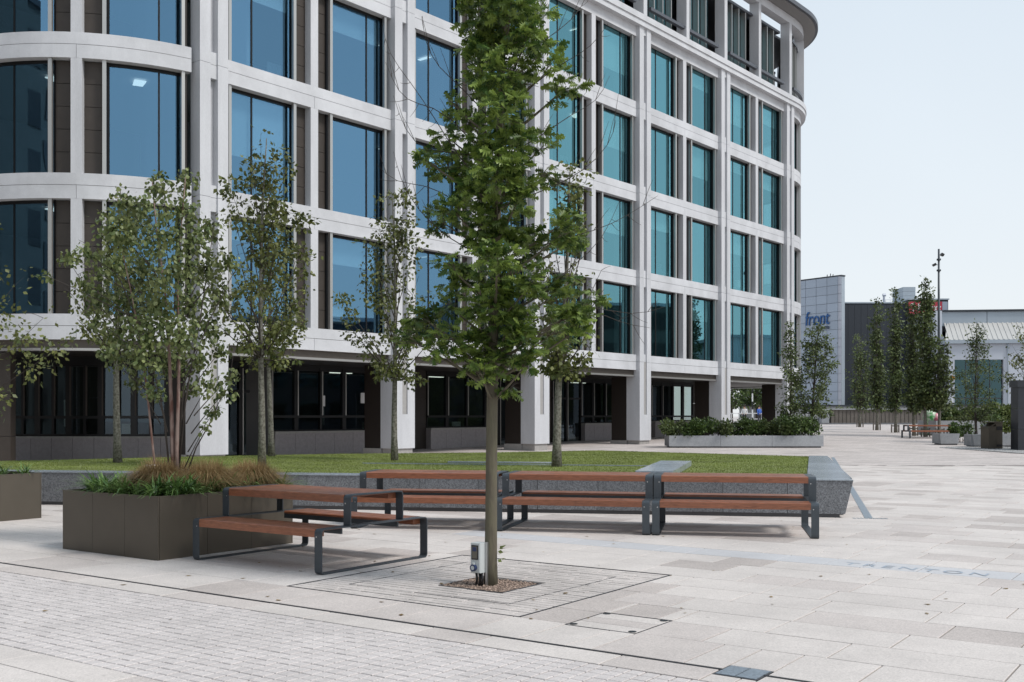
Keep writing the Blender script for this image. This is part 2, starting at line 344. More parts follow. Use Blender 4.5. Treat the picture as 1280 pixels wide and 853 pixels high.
def in_wedge(p, m=.9):
    return 5.6 < p.y < NEARY+.3 and abs(p.x) < p.y*.497+m
TG = (6.90, 9.60, 4.76, 7.42)       # tree surround u0,u1,v0,v1
CV = (6.86, 7.47, 3.70, 4.31)       # access cover
DR = 6.215
GR = (6.07, 6.35, 2.44, 2.74)       # small grating cover on the drain
slabs = []
rows = [(6.235, 6.90)]
u = 6.90
while u < 48: rows.append((u, u+.54)); u += .54
rows = [r for r in rows]
rows += [(2.06-.54*(k+1), 2.06-.54*k) for k in range(26)]
rows += [(5.885, 6.197), (3.68, 4.0), (3.14, 3.68), (2.6, 3.14), (2.06, 2.6)]
rr = random.Random(3)
def emit(u0, u1, v0, v1):
    c = uv((u0+u1)/2, (v0+v1)/2)
    if not (.5 < c.y < NEARY-.3 and abs(c.x) < 23.6): return
    rects = [(u0, u1, v0, v1)]
    for H in (TG, CV, GR):
        out = []
        for (a, b, c0, c1) in rects:
            if a >= H[1]-1e-6 or b <= H[0]+1e-6 or c0 >= H[3] or c1 <= H[2]: out.append((a, b, c0, c1)); continue
            if c0 < H[2]: out.append((a, b, c0, H[2]))
            if c1 > H[3]: out.append((a, b, H[3], c1))
            q0, q1 = max(c0, H[2]), min(c1, H[3])
            if a < H[0]-.02: out.append((a, H[0], q0, q1))
            if b > H[1]+.02: out.append((H[1], b, q0, q1))
        rects = out
    for (a, b, c0, c1) in rects:
        if c1-c0 < .05 or b-a < .04: continue
        r = rr.random(); mi = 0 if r < .66 else (1 if r < .86 else 2)
        if 11.2 < (a+b)/2 < 11.76 and c0 < 8.3: mi = 3
        if mi == 2 and b-a < .3: mi = 1
        slabs.append((a, b, c0, c1, mi))
for (u0, u1) in rows:
    v = -30+rr.random()*.8
    while v < 42:
        l = rr.choice((.42, .54, .72, .9, .9, 1.08)); emit(u0, u1, v, v+l); v += l
slabs.sort(key=lambda s: uv((s[0]+s[1])/2, (s[2]+s[3])/2).y+(0 if in_wedge(uv((s[0]+s[1])/2, (s[2]+s[3])/2), .3) else 1000))
smats = [M['slabA'], M['slabB'], M['slabC'], M['slabI']]
G = .0055; cache = {}
stuff = MB(); n_obj = 0
for (a, b, c0, c1, mi) in slabs:
    z = rr.uniform(-.0012, .0012)
    if n_obj < 296:
        key = (round(b-a, 3), round(c1-c0, 3), mi)
        if key not in cache:
            m_ = MB(); uvbox(m_, -(b-a)/2+G, (b-a)/2-G, -(c1-c0)/2+G, (c1-c0)/2-G, -.03, 0, 0, .003)
            cache[key] = m_.mesh('paving_slab', smats[mi])
        link('paving_slab', cache[key], bed, uv((a+b)/2, (c0+c1)/2, z)); n_obj += 1
    else: uvbox(stuff, a+G, b-G, c0+G, c1-G, -.03, z, mi, .003)
tag(stuff.build('paving_slabs', smats, bed), kind='stuff')
# setts
P = .104; n_obj = 0; setts = []
i = 0; u = 4.005
while u+P < 5.89:
    v = -20
    for j in range(430):
        vv = v+j*P; c = uv(u+P/2, vv+P/2)
        if .5 < c.y < NEARY-.3 and abs(c.x) < 23.6: setts.append((c.y+(0 if in_wedge(c, .2) else 1000), u, vv))
    u += P; i += 1
setts.sort(); mset = []
for k in range(4):
    m_ = MB(); d = P/2-.0046-.0008*(k % 2); uvbox(m_, -d, d, -d, d, -.03, 0, 0, .004); mset.append(m_.mesh('sett', M['sett']))
stuff = MB()
for q, (yy, u, v) in enumerate(setts):
    z = rr.uniform(-.002, .0015)
    if q < 296: link('sett', mset[q % 4], bed, uv(u+P/2, v+P/2, z))
    else:
        g_ = .0046+rr.uniform(0, .0008); uvbox(stuff, u+g_, u+P-g_, v+g_, v+P-g_, -.03, z, 0, .004)
tag(stuff.build('setts', M['sett'], bed), kind='stuff')
# slot drain
mb = MB()
uvbox(mb, DR-.013, DR-.006, -14, 25, -.03, .0015); uvbox(mb, DR+.006, DR+.013, -14, 25, -.03, .0015); uvbox(mb, DR-.006, DR+.006, -14, 25, -.03, -.02)
tag(mb.build('slot_drain', M['iron']), 'long dark slot drain running past the setts to the small blue grey cover', 'drain')
# small cover in the drain line
t = thing('drain_cover', 'small blue grey metal cover set in the slot drain at the bottom edge', 'cover', uv((GR[0]+GR[1])/2, (GR[2]+GR[3])/2))
mb = MB(); a, b = (GR[1]-GR[0])/2, (GR[3]-GR[2])/2
uvbox(mb, -a+.004, a-.004, -b+.004, b-.004, -.02, -.001); mb.build('rim', M['iron'], t)
for s in (-1, 1):
    m_ = MB(); lo, hi = (.004, b-.018) if s > 0 else (-b+.018, -.004)
    uvbox(m_, -a+.018, a-.018, lo, hi, -.01, .003); m_.build('cover_plate', M['iron2'], t)
# access cover with inset slabs
t = thing('access_cover', 'square recessed access cover with dark corner lifting keys beside the tree surround', 'cover', uv((CV[0]+CV[1])/2, (CV[2]+CV[3])/2))
a = (CV[1]-CV[0])/2
mb = MB()
for (p, q, r_, s_) in ((-a, -a+.008, -a, a), (a-.008, a, -a, a), (-a, a, -a, -a+.006), (-a, a, a-.006, a)): uvbox(mb, p, q, r_, s_, -.03, .001)
mb.build('frame', M['iron'], t)
for k in range(3):
    m_ = MB(); w_ = (2*a-.03)/3; uvbox(m_, -a+.012+k*w_, -a+.012+(k+1)*w_-.006, -a+.01, a-.01, -.03, 0, 0, .003); m_.build('inset_slab', M['slabA'] if k != 1 else M['slabB'], t)
for (su, sv) in ((-1, -1), (-1, 1), (1, -1), (1, 1)):
    m_ = MB(); m_.lathe([(.0, -.004), (.032, -.004), (.032, .003), (.0, .003)], 10, (0, 0)); o = m_.build('lifting_key', M['black'], t, uv(su*(a-.05), sv*(a-.05)))
# ============================================================ tree surround
tsu, tsv = (TG[0]+TG[1])/2, (TG[2]+TG[3])/2
t = thing('tree_surround', 'large square of narrow weathered strip pavers ringed by metal edging round the young oak', 'tree surround', uv(tsu, tsv))
hu, hv = (TG[1]-TG[0])/2, (TG[3]-TG[2])/2
TC = gd(612, 731)                                  # tree base
tu, tv = TC.dot(U)-tsu, TC.dot(V)-tsv
HOLE = (tu-.30, tu+.32, tv-.36, tv+.36)
def ring(u0, u1, v0, v1, w_, z=.003):
    m_ = MB()
    for (p, q, r_, s_) in ((u0, u0+w_, v0, v1), (u1-w_, u1, v0, v1), (u0+w_, u1-w_, v0, v0+w_), (u0+w_, u1-w_, v1-w_, v1)): uvbox(m_, p, q, r_, s_, -.03, z)
    return m_.build('edging', M['iron'], t)
ring(-hu, hu, -hv, hv, .014)
R2 = (-hu+.42, hu-.42, -hv+.40, hv-.40)
ring(*R2, .008, .001)
ring(HOLE[0]-.012, HOLE[1]+.012, HOLE[2]-.012, HOLE[3]+.012, .012)
stp = []; w_ = .092
k = 0; uu = -hu+.014
while uu+w_ <= hu-.01:
    vv = -hv+.014-rr.random()*.3
    while vv < hv-.014:
        l = rr.choice((.28, .42, .6)); a0, a1 = max(vv, -hv+.014), min(vv+l, hv-.014); vv += l
        if a1-a0 < .04: continue
        segs = [(a0, a1)]
        if uu+w_ > HOLE[0]-.01 and uu < HOLE[1]+.01:
            segs = []
            if a0 < HOLE[2]-.012: segs.append((a0, min(a1, HOLE[2]-.012)))
            if a1 > HOLE[3]+.012: segs.append((max(a0, HOLE[3]+.012), a1))
        for s0, s1 in segs:
            if s1-s0 > .03: stp.append((uu, uu+w_, s0, s1))
    uu += w_
stp.sort(key=lambda s: uv(s[0]+tsu, (s[2]+s[3])/2+tsv).y)
cst = {}
stuff = MB()
for q, (a0, a1, s0, s1) in enumerate(stp):
    z = rr.uniform(-.003, .001)
    if q < 295:
        key = round(s1-s0, 2)
        if key not in cst:
            m_ = MB(); uvbox(m_, -w_/2+.006, w_/2-.006, -key/2+.004, key/2-.003, -.03, 0, 0, .003); cst[key] = m_.mesh('strip_paver', M['strip'])
        link('strip_paver', cst[key], t, uv((a0+a1)/2, (s0+s1)/2, z))
    else: uvbox(stuff, a0+.004, a1-.004, s0+.003, s1-.003, -.03, z, 0, .003)
if stuff.v: tag(stuff.build('strip_pavers', M['strip'], t), kind='stuff')
def pebbles(name, n, fn, rmin, rmax, m, parent=None, base=None):
    mb = MB()
    for _ in range(n):
        x, y, z = fn(); r = rr.uniform(rmin, rmax); a = rr.random()*6.28; q = [rr.uniform(.6, 1.2) for _ in range(3)]
        vs = [(x+math.cos(a+k*PI/2)*r*q[k % 2], y+math.sin(a+k*PI/2)*r*q[(k+1) % 2], z) for k in range(4)]+[(x, y, z+r*.7), (x, y, z-r*.4)]
        mb.add(vs, [(0, 1, 4), (1, 2, 4), (2, 3, 4), (3, 0, 4), (1, 0, 5), (2, 1, 5), (3, 2, 5), (0, 3, 5)])
    if base is not None: mb.add(base, [tuple(range(len(base)))])
    return tag(mb.build(name, m, parent, smooth=False), kind='stuff')
def fn():
    q = uv(rr.uniform(HOLE[0], HOLE[1]), rr.uniform(HOLE[2], HOLE[3])); return q.x, q.y, -.012+rr.random()*.018
b4 = [uv(HOLE[0], HOLE[2], -.008), uv(HOLE[1], HOLE[2], -.008), uv(HOLE[1], HOLE[3], -.008), uv(HOLE[0], HOLE[3], -.008)]
pebbles('gravel', 1500, fn, .007, .014, M['gravel'], t, b4[::-1])

# a few fallen leaves
fx = RNG.uniform(-4, 5, 70); fy = RNG.uniform(8, 16, 70); fz = np.full(70, .008); fd = RNG.normal(size=(70, 3)); fd[:, 2] = .0
fallen = np.stack([fx, fy, fz], 1)
# inscription
def text_mesh(s, size, ext=.0, shear=0., spacing=1.0, xs=1.0):
    c = bpy.data.curves.new('lettering', 'FONT'); c.body = s; c.size = size; c.extrude = ext; c.shear = shear; c.space_character = spacing
    o = bpy.data.objects.new('tmp', c); scene.collection.objects.link(o)
    bpy.context.view_layer.update()
    me = bpy.data.meshes.new_from_object(o.evaluated_get(bpy.context.evaluated_depsgraph_get()))
    bpy.data.objects.remove(o); return me
def fit_text(me, width, height):
    n = len(me.vertices); a = np.empty(n*3); me.vertices.foreach_get('co', a); a = a.reshape(-1, 3)
    a[:, 0] = (a[:, 0]-a[:, 0].min())/(np.ptp(a[:, 0]))*width; a[:, 1] = (a[:, 1]-a[:, 1].min())/(np.ptp(a[:, 1]))*height
    me.vertices.foreach_set('co', a.ravel()); me.update()
me = text_mesh('TRENTON', 1, .0, spacing=1.35); fit_text(me, 1.44, .19); me.materials.append(M['letter'])
o = link('lettering', me, bed, uv(11.33, 3.60, .0032), (0, 0, ANG_T))

# ============================================================ OFFICE BUILDING
TX, TY = .6355, .7721; N0 = (TY, -TX)              # along the facade, outward normal
PA = (-9.61, 34.04); L = 8.626; HP = .535; NB = 5
SE = NB*L+HP
CL = (-14.2, 38.45); RL = 6.53; A0 = math.radians(40.1)
PE = (PA[0]+TX*SE, PA[1]+TY*SE); RR_ = 7.0; CR = (PE[0]-N0[0]*RR_, PE[1]-N0[1]*RR_)
def P2(s, n):
    if s < -HP-1e-6:
        a = A0+(s+HP)/RL; return (CL[0]+(RL+n)*math.sin(a), CL[1]-(RL+n)*math.cos(a))
    if s > SE+1e-6:
        f = (s-SE)/RR_; c, d = math.cos(f), math.sin(f); nx, ny = N0[0]*c-N0[1]*d, N0[0]*d+N0[1]*c
        return (CR[0]+(RR_+n)*nx, CR[1]+(RR_+n)*ny)
    return (PA[0]+TX*s+N0[0]*n, PA[1]+TY*s+N0[1]*n)
def arc(s0, s1): return s1 < -HP+.01 or s0 > SE-.01 or s0 < -HP-.01 or s1 > SE+.01
def pbox(mb, s0, s1, n0, n1, z0, z1, mi=0):        # n0 < n1
    k = max(1, int((s1-s0)/.35)) if arc(s0, s1) else 1
    ss = [s0+(s1-s0)*i/k for i in range(k+1)]
    poly = [P2(s, n1) for s in ss]+[P2(s, n0) for s in reversed(ss)]
    if k == 1: mb.prism(poly, z0, z1, mi); return
    n = k+1; fr = [P2(s, n1) for s in ss]; bk = [P2(s, n0) for s in ss]
    vs = [(x, y, z0) for x, y in fr]+[(x, y, z1) for x, y in fr]+[(x, y, z0) for x, y in bk]+[(x, y, z1) for x, y in bk]
    fs = []
    for i in range(k):
        fs += [(i, i+1, n+i+1, n+i), (2*n+i+1, 2*n+i, 3*n+i, 3*n+i+1), (n+i, n+i+1, 3*n+i+1, 3*n+i), (i+1, i, 2*n+i, 2*n+i+1)]
    fs += [(0, n, 3*n, 2*n), (k, 2*n+k, 3*n+k, n+k)]
    mb.add(vs, fs, mi)
bx, by = PA
bld = thing('office_building', 'large curved pale stone office building with blue windows and dark recessed ground floor', 'building', (bx, by, 0))
ORG = (bx, by, 0)
def bp_(name, mb, m, parent=None, dz=0): return mb.build(name, m, parent or bld, (0, 0, dz) if dz else None, origin=ORG)
Z1, H = 4.35, 4.3
ZJ = [Z1+H*i for i in range(5)]
BT, BB = .366, .416
def bays():
    out = []
    w_ = 7.18
    e = -HP
    out.append((e-w_, e-.10, 'L')); out.append((e-w_-2*HP-w_, e-w_-2*HP, 'L2'))
    for k in range(NB): out.append((k*L+HP, (k+1)*L-HP, k))
    out.append((SE, SE+6.6, 'R')); out.append((SE+6.6+2*HP, SE+6.6+2*HP+6.6, 'R2'))
    return out
BAYS = bays()
PIERS = [(-2*HP-7.18, -7.18)]
PIERS = [(BAYS[0][0]-2*HP, BAYS[0][0])]+[(k*L-HP, k*L+HP) for k in range(NB+1)]+[(BAYS[-2][1], BAYS[-2][1]+2*HP)]
brnd = random.Random(5)
def dup_levels(name, mb, m, parents, levels):
    me = mb.mesh(name, m, origin=ORG); out = []
    for p, dz in zip(parents, levels): out.append(link(name, me, p, (0, 0, dz)))
    return out
LV = [H*i for i in range(4)]
for (sa, sb, tagb) in BAYS:
    mid = (sa+sb)/2; near = tagb in ('L', 0, 1)
    gm = M['glass'] if tagb in ('L', 'L2', 0, 1) else M['glass2']
    # spandrel beams (joints 1..4) : upper course in one length, lower course in two
    for (s0, s1, z0, z1) in ((sa, sb, Z1+.008, Z1+BT), (sa, mid-.006, Z1-BB, Z1-.008), (mid+.006, sb, Z1-BB, Z1-.008)):
        m_ = MB(); e0 = 0 if s0 > sa else .0; pbox(m_, s0, s1, -.50, -.20, z0, z1); dup_levels('spandrel_panel', m_, M['stone'], [bld]*4, LV)
    m_ = MB(); pbox(m_, sa, sb, -.45, -.23, Z1-.02, Z1+.02); dup_levels('joint', m_, M['slot'], [bld]*4, LV)
    # head beam under the cornice
    m_ = MB(); pbox(m_, sa, sb, -.50, -.20, 20.95, 21.448); bp_('spandrel_panel', m_, M['stone'])
    # middle mullion pier
    m_ = MB(); pbox(m_, mid-.17, mid+.17, -.55, -.203, Z1+BT, Z1+H-BB); dup_levels('mullion_pier', m_, M['stone2'], [bld]*4, LV)
    zt = [Z1+H-BB]*3+[20.95-3*H]                  # heads, in level-1 coordinates
    for side in (0, 1):
        if side == 0: a, b = sa, mid-.17; f1 = (a+.20, a+.31); f2 = (b-.72, b-.60); mull = a+1.32; br = (b-.60, b)
        else: a, b = mid+.17, sb; f1 = (a+.60, a+.72); f2 = (b-.31, b-.20); mull = b-.98; br = (a, a+.60)
        g0, g1 = f1[1]+.05, f2[1]-.02
        if b-a < 1.5: continue
        z0 = Z1+BT; z1 = Z1+H-BB
        # frame: reveals, sill, head, mullion
        m_ = MB()
        pbox(m_, f1[0]-.03, g0, -.64, -.47, z0, z1); pbox(m_, g1, g1+.05, -.64, -.47, z0, z1)
        pbox(m_, g0, g1, -.64, -.508, z1-.10, z1+.0); pbox(m_, g0, g1, -.64, -.515, z0, z0+.05)
        pbox(m_, mull-.03, mull+.03, -.58, -.53, z0+.05, z1-.10)
        pbox(m_, g0, g0+.03, -.58, -.53, z0+.05, z1-.10); pbox(m_, g1-.03, g1, -.58, -.53, z0+.05, z1-.10)
        wins = dup_levels('window', m_, M['frame'], [bld]*4, LV)
        for (p0, p1) in ((g0+.03, mull-.03), (mull+.03, g1-.03)):
            m_ = MB(); pbox(m_, p0, p1, -.56, -.55, z0+.05, z1-.10); dup_levels('pane', m_, gm, wins, [0]*4)
        for f in (f1, f2):
            m_ = MB(); pbox(m_, f[0], f[1], -.36, -.25, z0, z1); dup_levels('fin', m_, M['fin'], wins, [0]*4)
        # brown cladding beside the mullion pier, dark returns beside the piers
        if near:
            nt_ = 5; hh = (z1-z0)/nt_
            for q in range(nt_):
                m_ = MB(); pbox(m_, br[0]+.01, br[1]-.01, -.56, -.505, z0+q*hh+.008, z0+(q+1)*hh-.008); dup_levels('cladding_panel', m_, M['brown'], [bld]*4, LV)
        m_ = MB(); pbox(m_, br[0], br[1], -.62, -.545 if near else -.51, z0, z1)
        d0 = (a, f1[0]) if side == 0 else (f2[1], b)
        pbox(m_, d0[0], d0[1], -.62, -.56, z0, z1)
        dup_levels('cladding_backing', m_, M['darkbrown'], [bld]*4, LV)
        # blinds at different heights
        for lv in range(4):
            if brnd.random() < .60 and tagb not in ('L2', 'R2'):
                dr = brnd.choice((.18, .28, .35, .5, .62, .28)); m_ = MB()
                pbox(m_, g0+.06, g1-.06, -.72, -.71, z1-.12-(z1-z0-.2)*dr, z1-.12); link('blind', m_.mesh('blind', M['blind'], origin=ORG), wins[lv])
    # ceiling lights of some rooms
    for lv in range(4):
        if tagb in ('L', 0, 1, 2) and brnd.random() < .8:
            for k in range(3):
                s0 = sa+.9+k*2.3; m_ = MB(); pbox(m_, s0, s0+.6, -3.0, -2.4, ZJ[lv]+H-.30, ZJ[lv]+H-.27); bp_('ceiling_light', m_, M['lamp'])
    # cornice and top storey
    m_ = MB(); pbox(m_, sa-HP, sb+HP if tagb != 'R2' else sb, -.5, .10, 21.45, 21.72); pbox(m_, sa-HP, sb+HP, -.5, .16, 21.72, 22.02); bp_('cornice', m_, M['stone'])
    m_ = MB(); pbox(m_, mid-.16, mid+.16, -.62, 0, 22.02, 26.68); bp_('pier_panel', m_, M['stone2'])
    for (a, b) in ((sa+HP-.38, mid-.16), (mid+.16, sb-HP+.38)):
        m_ = MB(); pbox(m_, a, b, -.30, -.08, 22.62, 22.78); bp_('handrail', m_, M['canopy'])
        m_ = MB(); pbox(m_, a, b, -.95, -.82, 22.02, 25.9)
        w0 = bp_('window', m_, M['frame'])
        k = 4
        for q in range(k):
            m_ = MB(); p0 = a+(b-a)*q/k; p1 = a+(b-a)*(q+1)/k; pbox(m_, p0+.1, p1-.06, -.81, -.80, 22.1, 25.8); link('pane', m_.mesh('pane', gm, origin=ORG), w0)
            m_ = MB(); pbox(m_, p0, p0+.07, -.80, -.45, 22.02, 25.9); link('fin', m_.mesh('fin', M['fin'], origin=ORG), w0)
        m_ = MB(); pbox(m_, a, b, -.95, -.40, 25.9, 26.05); bp_('cap_beam', m_, M['canopy'])
    m_ = MB(); pbox(m_, sa-HP, sb+HP, -.62, -.03, 26.68, 27.18); bp_('roof_beam', m_, M['stone'])
    m_ = MB(); pbox(m_, sa-HP, sb+HP, -.75, .72, 27.20, 27.26); bp_('canopy_soffit', m_, M['soffit'])
    m_ = MB(); pbox(m_, sa-HP, sb+HP, -.5, .9, 27.26, 27.52); bp_('canopy_edge', m_, M['canopy'])
    # ground floor fascia
    m_ = MB(); pbox(m_, sa, sb, -.55, -.36, 3.68, Z1-BB-.002); bp_('fascia_panel', m_, M['fascia'])
    m_ = MB(); pbox(m_, sa-.0, sb, -.60, -.31, 3.60, 3.678); bp_('fascia_trim', m_, M['fin'])
# piers
for i, (a, b) in enumerate(PIERS):
    for (p, q) in ((a, a+.395), (b-.395, b)):
        m_ = MB(); pbox(m_, p, q, -.52, 0, Z1+.006, Z1+H-.006); dup_levels('pier_panel', m_, M['stone2'], [bld]*4, LV)
        m_ = MB(); pbox(m_, p, q, -.52, 0, 1.66, Z1-.006); bp_('pier_panel', m_, M['stone2'])
    for z0, z1 in ((Z1+.40, Z1+H-.45),):
        m_ = MB(); pbox(m_, a+.395, b-.395, -.52, -.26, z0, z1); dup_levels('slot_panel', m_, M['stone2'], [bld]*4, LV)
    for z0, z1 in ((Z1+.006, Z1+.40), (Z1+H-.45, Z1+H-.006)):
        m_ = MB(); pbox(m_, a+.395, b-.395, -.52, -.07, z0, z1); dup_levels('slot_panel', m_, M['stone'], [bld]*4, LV)
    m_ = MB(); pbox(m_, a+.395, b-.395, -.52, -.05, 1.66, Z1-.006); bp_('slot_panel', m_, M['slot'])
    m_ = MB(); pbox(m_, a, b, -.80, 0, .34, 1.66); bp_('pier_panel', m_, M['stone2'])
    m_ = MB(); pbox(m_, a, b, -.80, -.52, 1.66, 3.60); bp_('pier_panel', m_, M['stone2'])
    m_ = MB(); pbox(m_, a+.07, b-.07, -.76, -.06, -.1, .34); bp_('plinth', m_, M['granite_l'])
    m_ = MB(); pbox(m_, a+.04, a+.5, -1.75, -.805, .34, 3.60); bp_('cladding_panel', m_, M['darkbrown'])
    m_ = MB(); pbox(m_, a+.0, a+.55, -1.80, -.80, -.1, .335); bp_('plinth', m_, M['granite_l'])
    m_ = MB(); pbox(m_, (a+b)/2-.17, (a+b)/2+.17, -.62, 0.0, 22.02, 26.68); bp_('pier_panel', m_, M['stone2'])
# floor slabs, roof, core, rear wall
sL = BAYS[1][0]; sR = BAYS[-1][1]
def ss_range():
    s = sL; out = []
    while s < -HP: out.append(s); s += .8
    out += [-HP, 0, SE]; s = SE+.8
    while s < sR: out.append(s); s += .8
    return out
def slab(n, z0, z1, name, m):
    m_ = MB(); m_.prism([P2(s, n) for s in ss_range()], z0, z1); return bp_(name, m_, m)
for z in ZJ: slab(-.96, z-.22, z+.15, 'floor_slab', M['ceil'])
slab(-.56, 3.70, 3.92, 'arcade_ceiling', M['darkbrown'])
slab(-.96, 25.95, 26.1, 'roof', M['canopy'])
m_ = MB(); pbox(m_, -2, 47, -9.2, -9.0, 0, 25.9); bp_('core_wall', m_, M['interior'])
for k in range(10):
    s_ = 1.5+k*4.3; m_ = MB(); pbox(m_, s_, s_+.5, -3.4, -2.9, 4.5, 25.9); bp_('interior_column', m_, M['ceil'])
for fl in range(4):
    for k in range(5):
        s_ = 2.2+k*L+brnd.uniform(0, 4); m_ = MB(); pbox(m_, s_, s_+.12, -8.9, -1.6, ZJ[fl]+.2, ZJ[fl]+H-.3); bp_('partition', m_, M['ceil'])
        m_ = MB(); pbox(m_, s_+.6, s_+2.2, -2.3, -1.5, ZJ[fl]+.82, ZJ[fl]+.9); pbox(m_, s_+1.1, s_+1.7, -1.9, -1.84, ZJ[fl]+.98, ZJ[fl]+1.4); bp_('desk', m_, M['blind'])
e0, e1 = P2(sL, -1), P2(sR, -1)
d = Vector((e1[0]-e0[0], e1[1]-e0[1])).normalized(); nn = Vector((-d.y, d.x))*.4
m_ = MB(); m_.prism([e0, e1, (e1[0]+nn.x, e1[1]+nn.y), (e0[0]+nn.x, e0[1]+nn.y)], 4.35, 26.0); bp_('rear_wall', m_, M['stone'])
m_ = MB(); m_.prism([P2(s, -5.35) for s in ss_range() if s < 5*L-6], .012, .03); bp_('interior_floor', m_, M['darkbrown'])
for k in range(6):
    s_ = -1+k*6.1; m_ = MB(); pbox(m_, s_, s_+1.1, -7.4, -7.1, 3.52, 3.57); bp_('ceiling_light', m_, M['lamp'])  # lamps added to brighten the dark ground-floor windows
    m_ = MB(); pbox(m_, s_+1.5, s_+3.6, -7.6, -7.0, .75, .80); pbox(m_, s_+2.1, s_+2.7, -7.5, -7.44, .9, 1.3); pbox(m_, s_+.6, s_+.64, -8.9, -8.5, 1.2, 2.2); bp_('desk', m_, M['blind'])
# recessed ground floor wall
GN = -5.2
def S(x): return ((F*0+49590*(34.25/29.05))/(1725-x)-(PA[1]+5.2*TX))/TY
def gwall(s0, s1, kind):
    if kind == 'brown':
        k = max(1, round((s1-s0)/1.0))
        for q in range(k):
            for (z0, z1) in ((-.1, 1.2), (1.215, 2.4), (2.415, 3.7)):
                m_ = MB(); pbox(m_, s0+(s1-s0)*q/k+.006, s0+(s1-s0)*(q+1)/k-.006, GN-.1, GN, z0, z1); bp_('cladding_panel', m_, M['darkbrown'])
        return
    if kind == 'win':
        k = max(1, round((s1-s0)/.95)); gz = ground_z(P2(s0, GN)[1])
        for q in range(k):
            m_ = MB(); pbox(m_, s0+(s1-s0)*q/k+.006, s0+(s1-s0)*(q+1)/k-.006, GN-.1, GN+.30, -.1, .88+gz); bp_('plinth', m_, M['granite_p'])
        m_ = MB(); pbox(m_, s0, s1, GN-.1, GN+.33, .88+gz, .97+gz); bp_('sill', m_, M['granite_l'])
        zb = .97+gz
    else: zb = .02
    k = max(1, round((s1-s0)/1.35)); m_ = MB()
    pbox(m_, s0, s1, GN-.1, GN+.02, 3.45, 3.7); pbox(m_, s0, s1, GN-.08, GN+.02, zb, zb+.06)
    for q in range(k+1):
        s = s0+(s1-s0)*q/k; wq = .10 if q % 2 else .045; pbox(m_, max(s0, s-wq), min(s1, s+wq), GN-.1, GN+.04, zb, 3.6)
    if kind == 'win': pbox(m_, s0, s1, GN-.02, GN+.10, 1.52, 1.62)
    else: pbox(m_, s0, s1, GN-.02, GN+.05, 2.5, 2.6)
    wn = bp_('window' if kind == 'win' else 'door', m_, M['frame'])
    for q in range(k):
        m_ = MB(); a, b = s0+(s1-s0)*q/k+.09, s0+(s1-s0)*(q+1)/k-.09
        pbox(m_, a, b, GN-.04, GN-.03, zb+.06, 3.45); link('pane', m_.mesh('pane', M['glassg'], origin=ORG), wn)
        m_ = MB(); pbox(m_, a-.03, a+.01, GN, GN+.06, 1.62 if kind == 'win' else zb+.06, 3.45); link('fin', m_.mesh('fin', M['fin'], origin=ORG), wn)
segs = [(S(240), S(262), 'brown'), (S(262), S(338), 'door'), (S(338), S(458), 'win'), (S(458), S(533), 'brown'), (S(533), S(607), 'win'),
        (S(607), S(640), 'door'), (S(640), S(690), 'brown'), (S(690), S(726), 'door'), (S(726), S(771), 'win'), (S(771), S(814), 'brown'), (S(814), S(866), 'win'),
        (S(866), S(885), 'brown'), (S(885), SE-.2, 'door')]
for a, b, k in segs: gwall(a, b, k)
# curved ground floor wall of the rounded end, and its plinth
def D_(X): return 37.5+(X+15.2)**2/30
def cwall(m_, X0, X1, dn0, dn1, z0, z1, mi=0):
    k = 6; xs_ = [X0+(X1-X0)*i/k for i in range(k+1)]
    m_.prism([(x, D_(x)+dn0) for x in xs_]+[(x, D_(x)+dn1) for x in reversed(xs_)], z0, z1, mi)
X0, X1 = -18.6, -11.75; k = 9
for q in range(k):
    m_ = MB(); cwall(m_, X0+(X1-X0)*q/k+.006, X0+(X1-X0)*(q+1)/k-.006, -.2, .2, -.1, .80); bp_('plinth', m_, M['granite_p'])
m_ = MB(); cwall(m_, X0, X1, -.24, .2, .80, .87); bp_('sill', m_, M['granite_l'])
m_ = MB(); cwall(m_, X0, X1, -.04, .1, 3.35, 3.7); cwall(m_, X0, X1, -.06, .1, .87, .95); cwall(m_, X0, X1, -.12, .04, 1.50, 1.60)
for q in range(13):
    x = X0+(X1-X0)*q/12; cwall(m_, x-.05-.06*(q % 2), x+.05+.06*(q % 2), -.08, .1, .95, 3.4)
wn = bp_('window', m_, M['frame'])
for q in range(12):
    a, b = X0+(X1-X0)*q/12+.08, X0+(X1-X0)*(q+1)/12-.08
    m_ = MB(); cwall(m_, a, b, 0, .01, .95, 3.35); link('pane', m_.mesh('pane', M['glassg'], origin=ORG), wn)
    m_ = MB(); cwall(m_, a-.03, a+.02, -.11, -.05, 1.6, 3.35); link('fin', m_.mesh('fin', M['brown'], origin=ORG), wn)
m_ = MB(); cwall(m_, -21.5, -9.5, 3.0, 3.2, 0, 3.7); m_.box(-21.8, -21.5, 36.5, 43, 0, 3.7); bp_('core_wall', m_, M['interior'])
for (z0, z1) in ((-.1, .95), (.965, 2.3), (2.315, 3.58)):
    m_ = MB(); m_.box(-17.6, -15.72, 33.05, 33.4, z0, z1); bp_('cladding_panel', m_, M['brown'])
# notices on the ground floor glass
for (s, z0) in ((S(400), 2.0), (S(451), 2.15)):
    m_ = MB(); pbox(m_, s, s+.28, GN+.0, GN+.01, z0, z0+.45); bp_('notice', m_, M['white'])

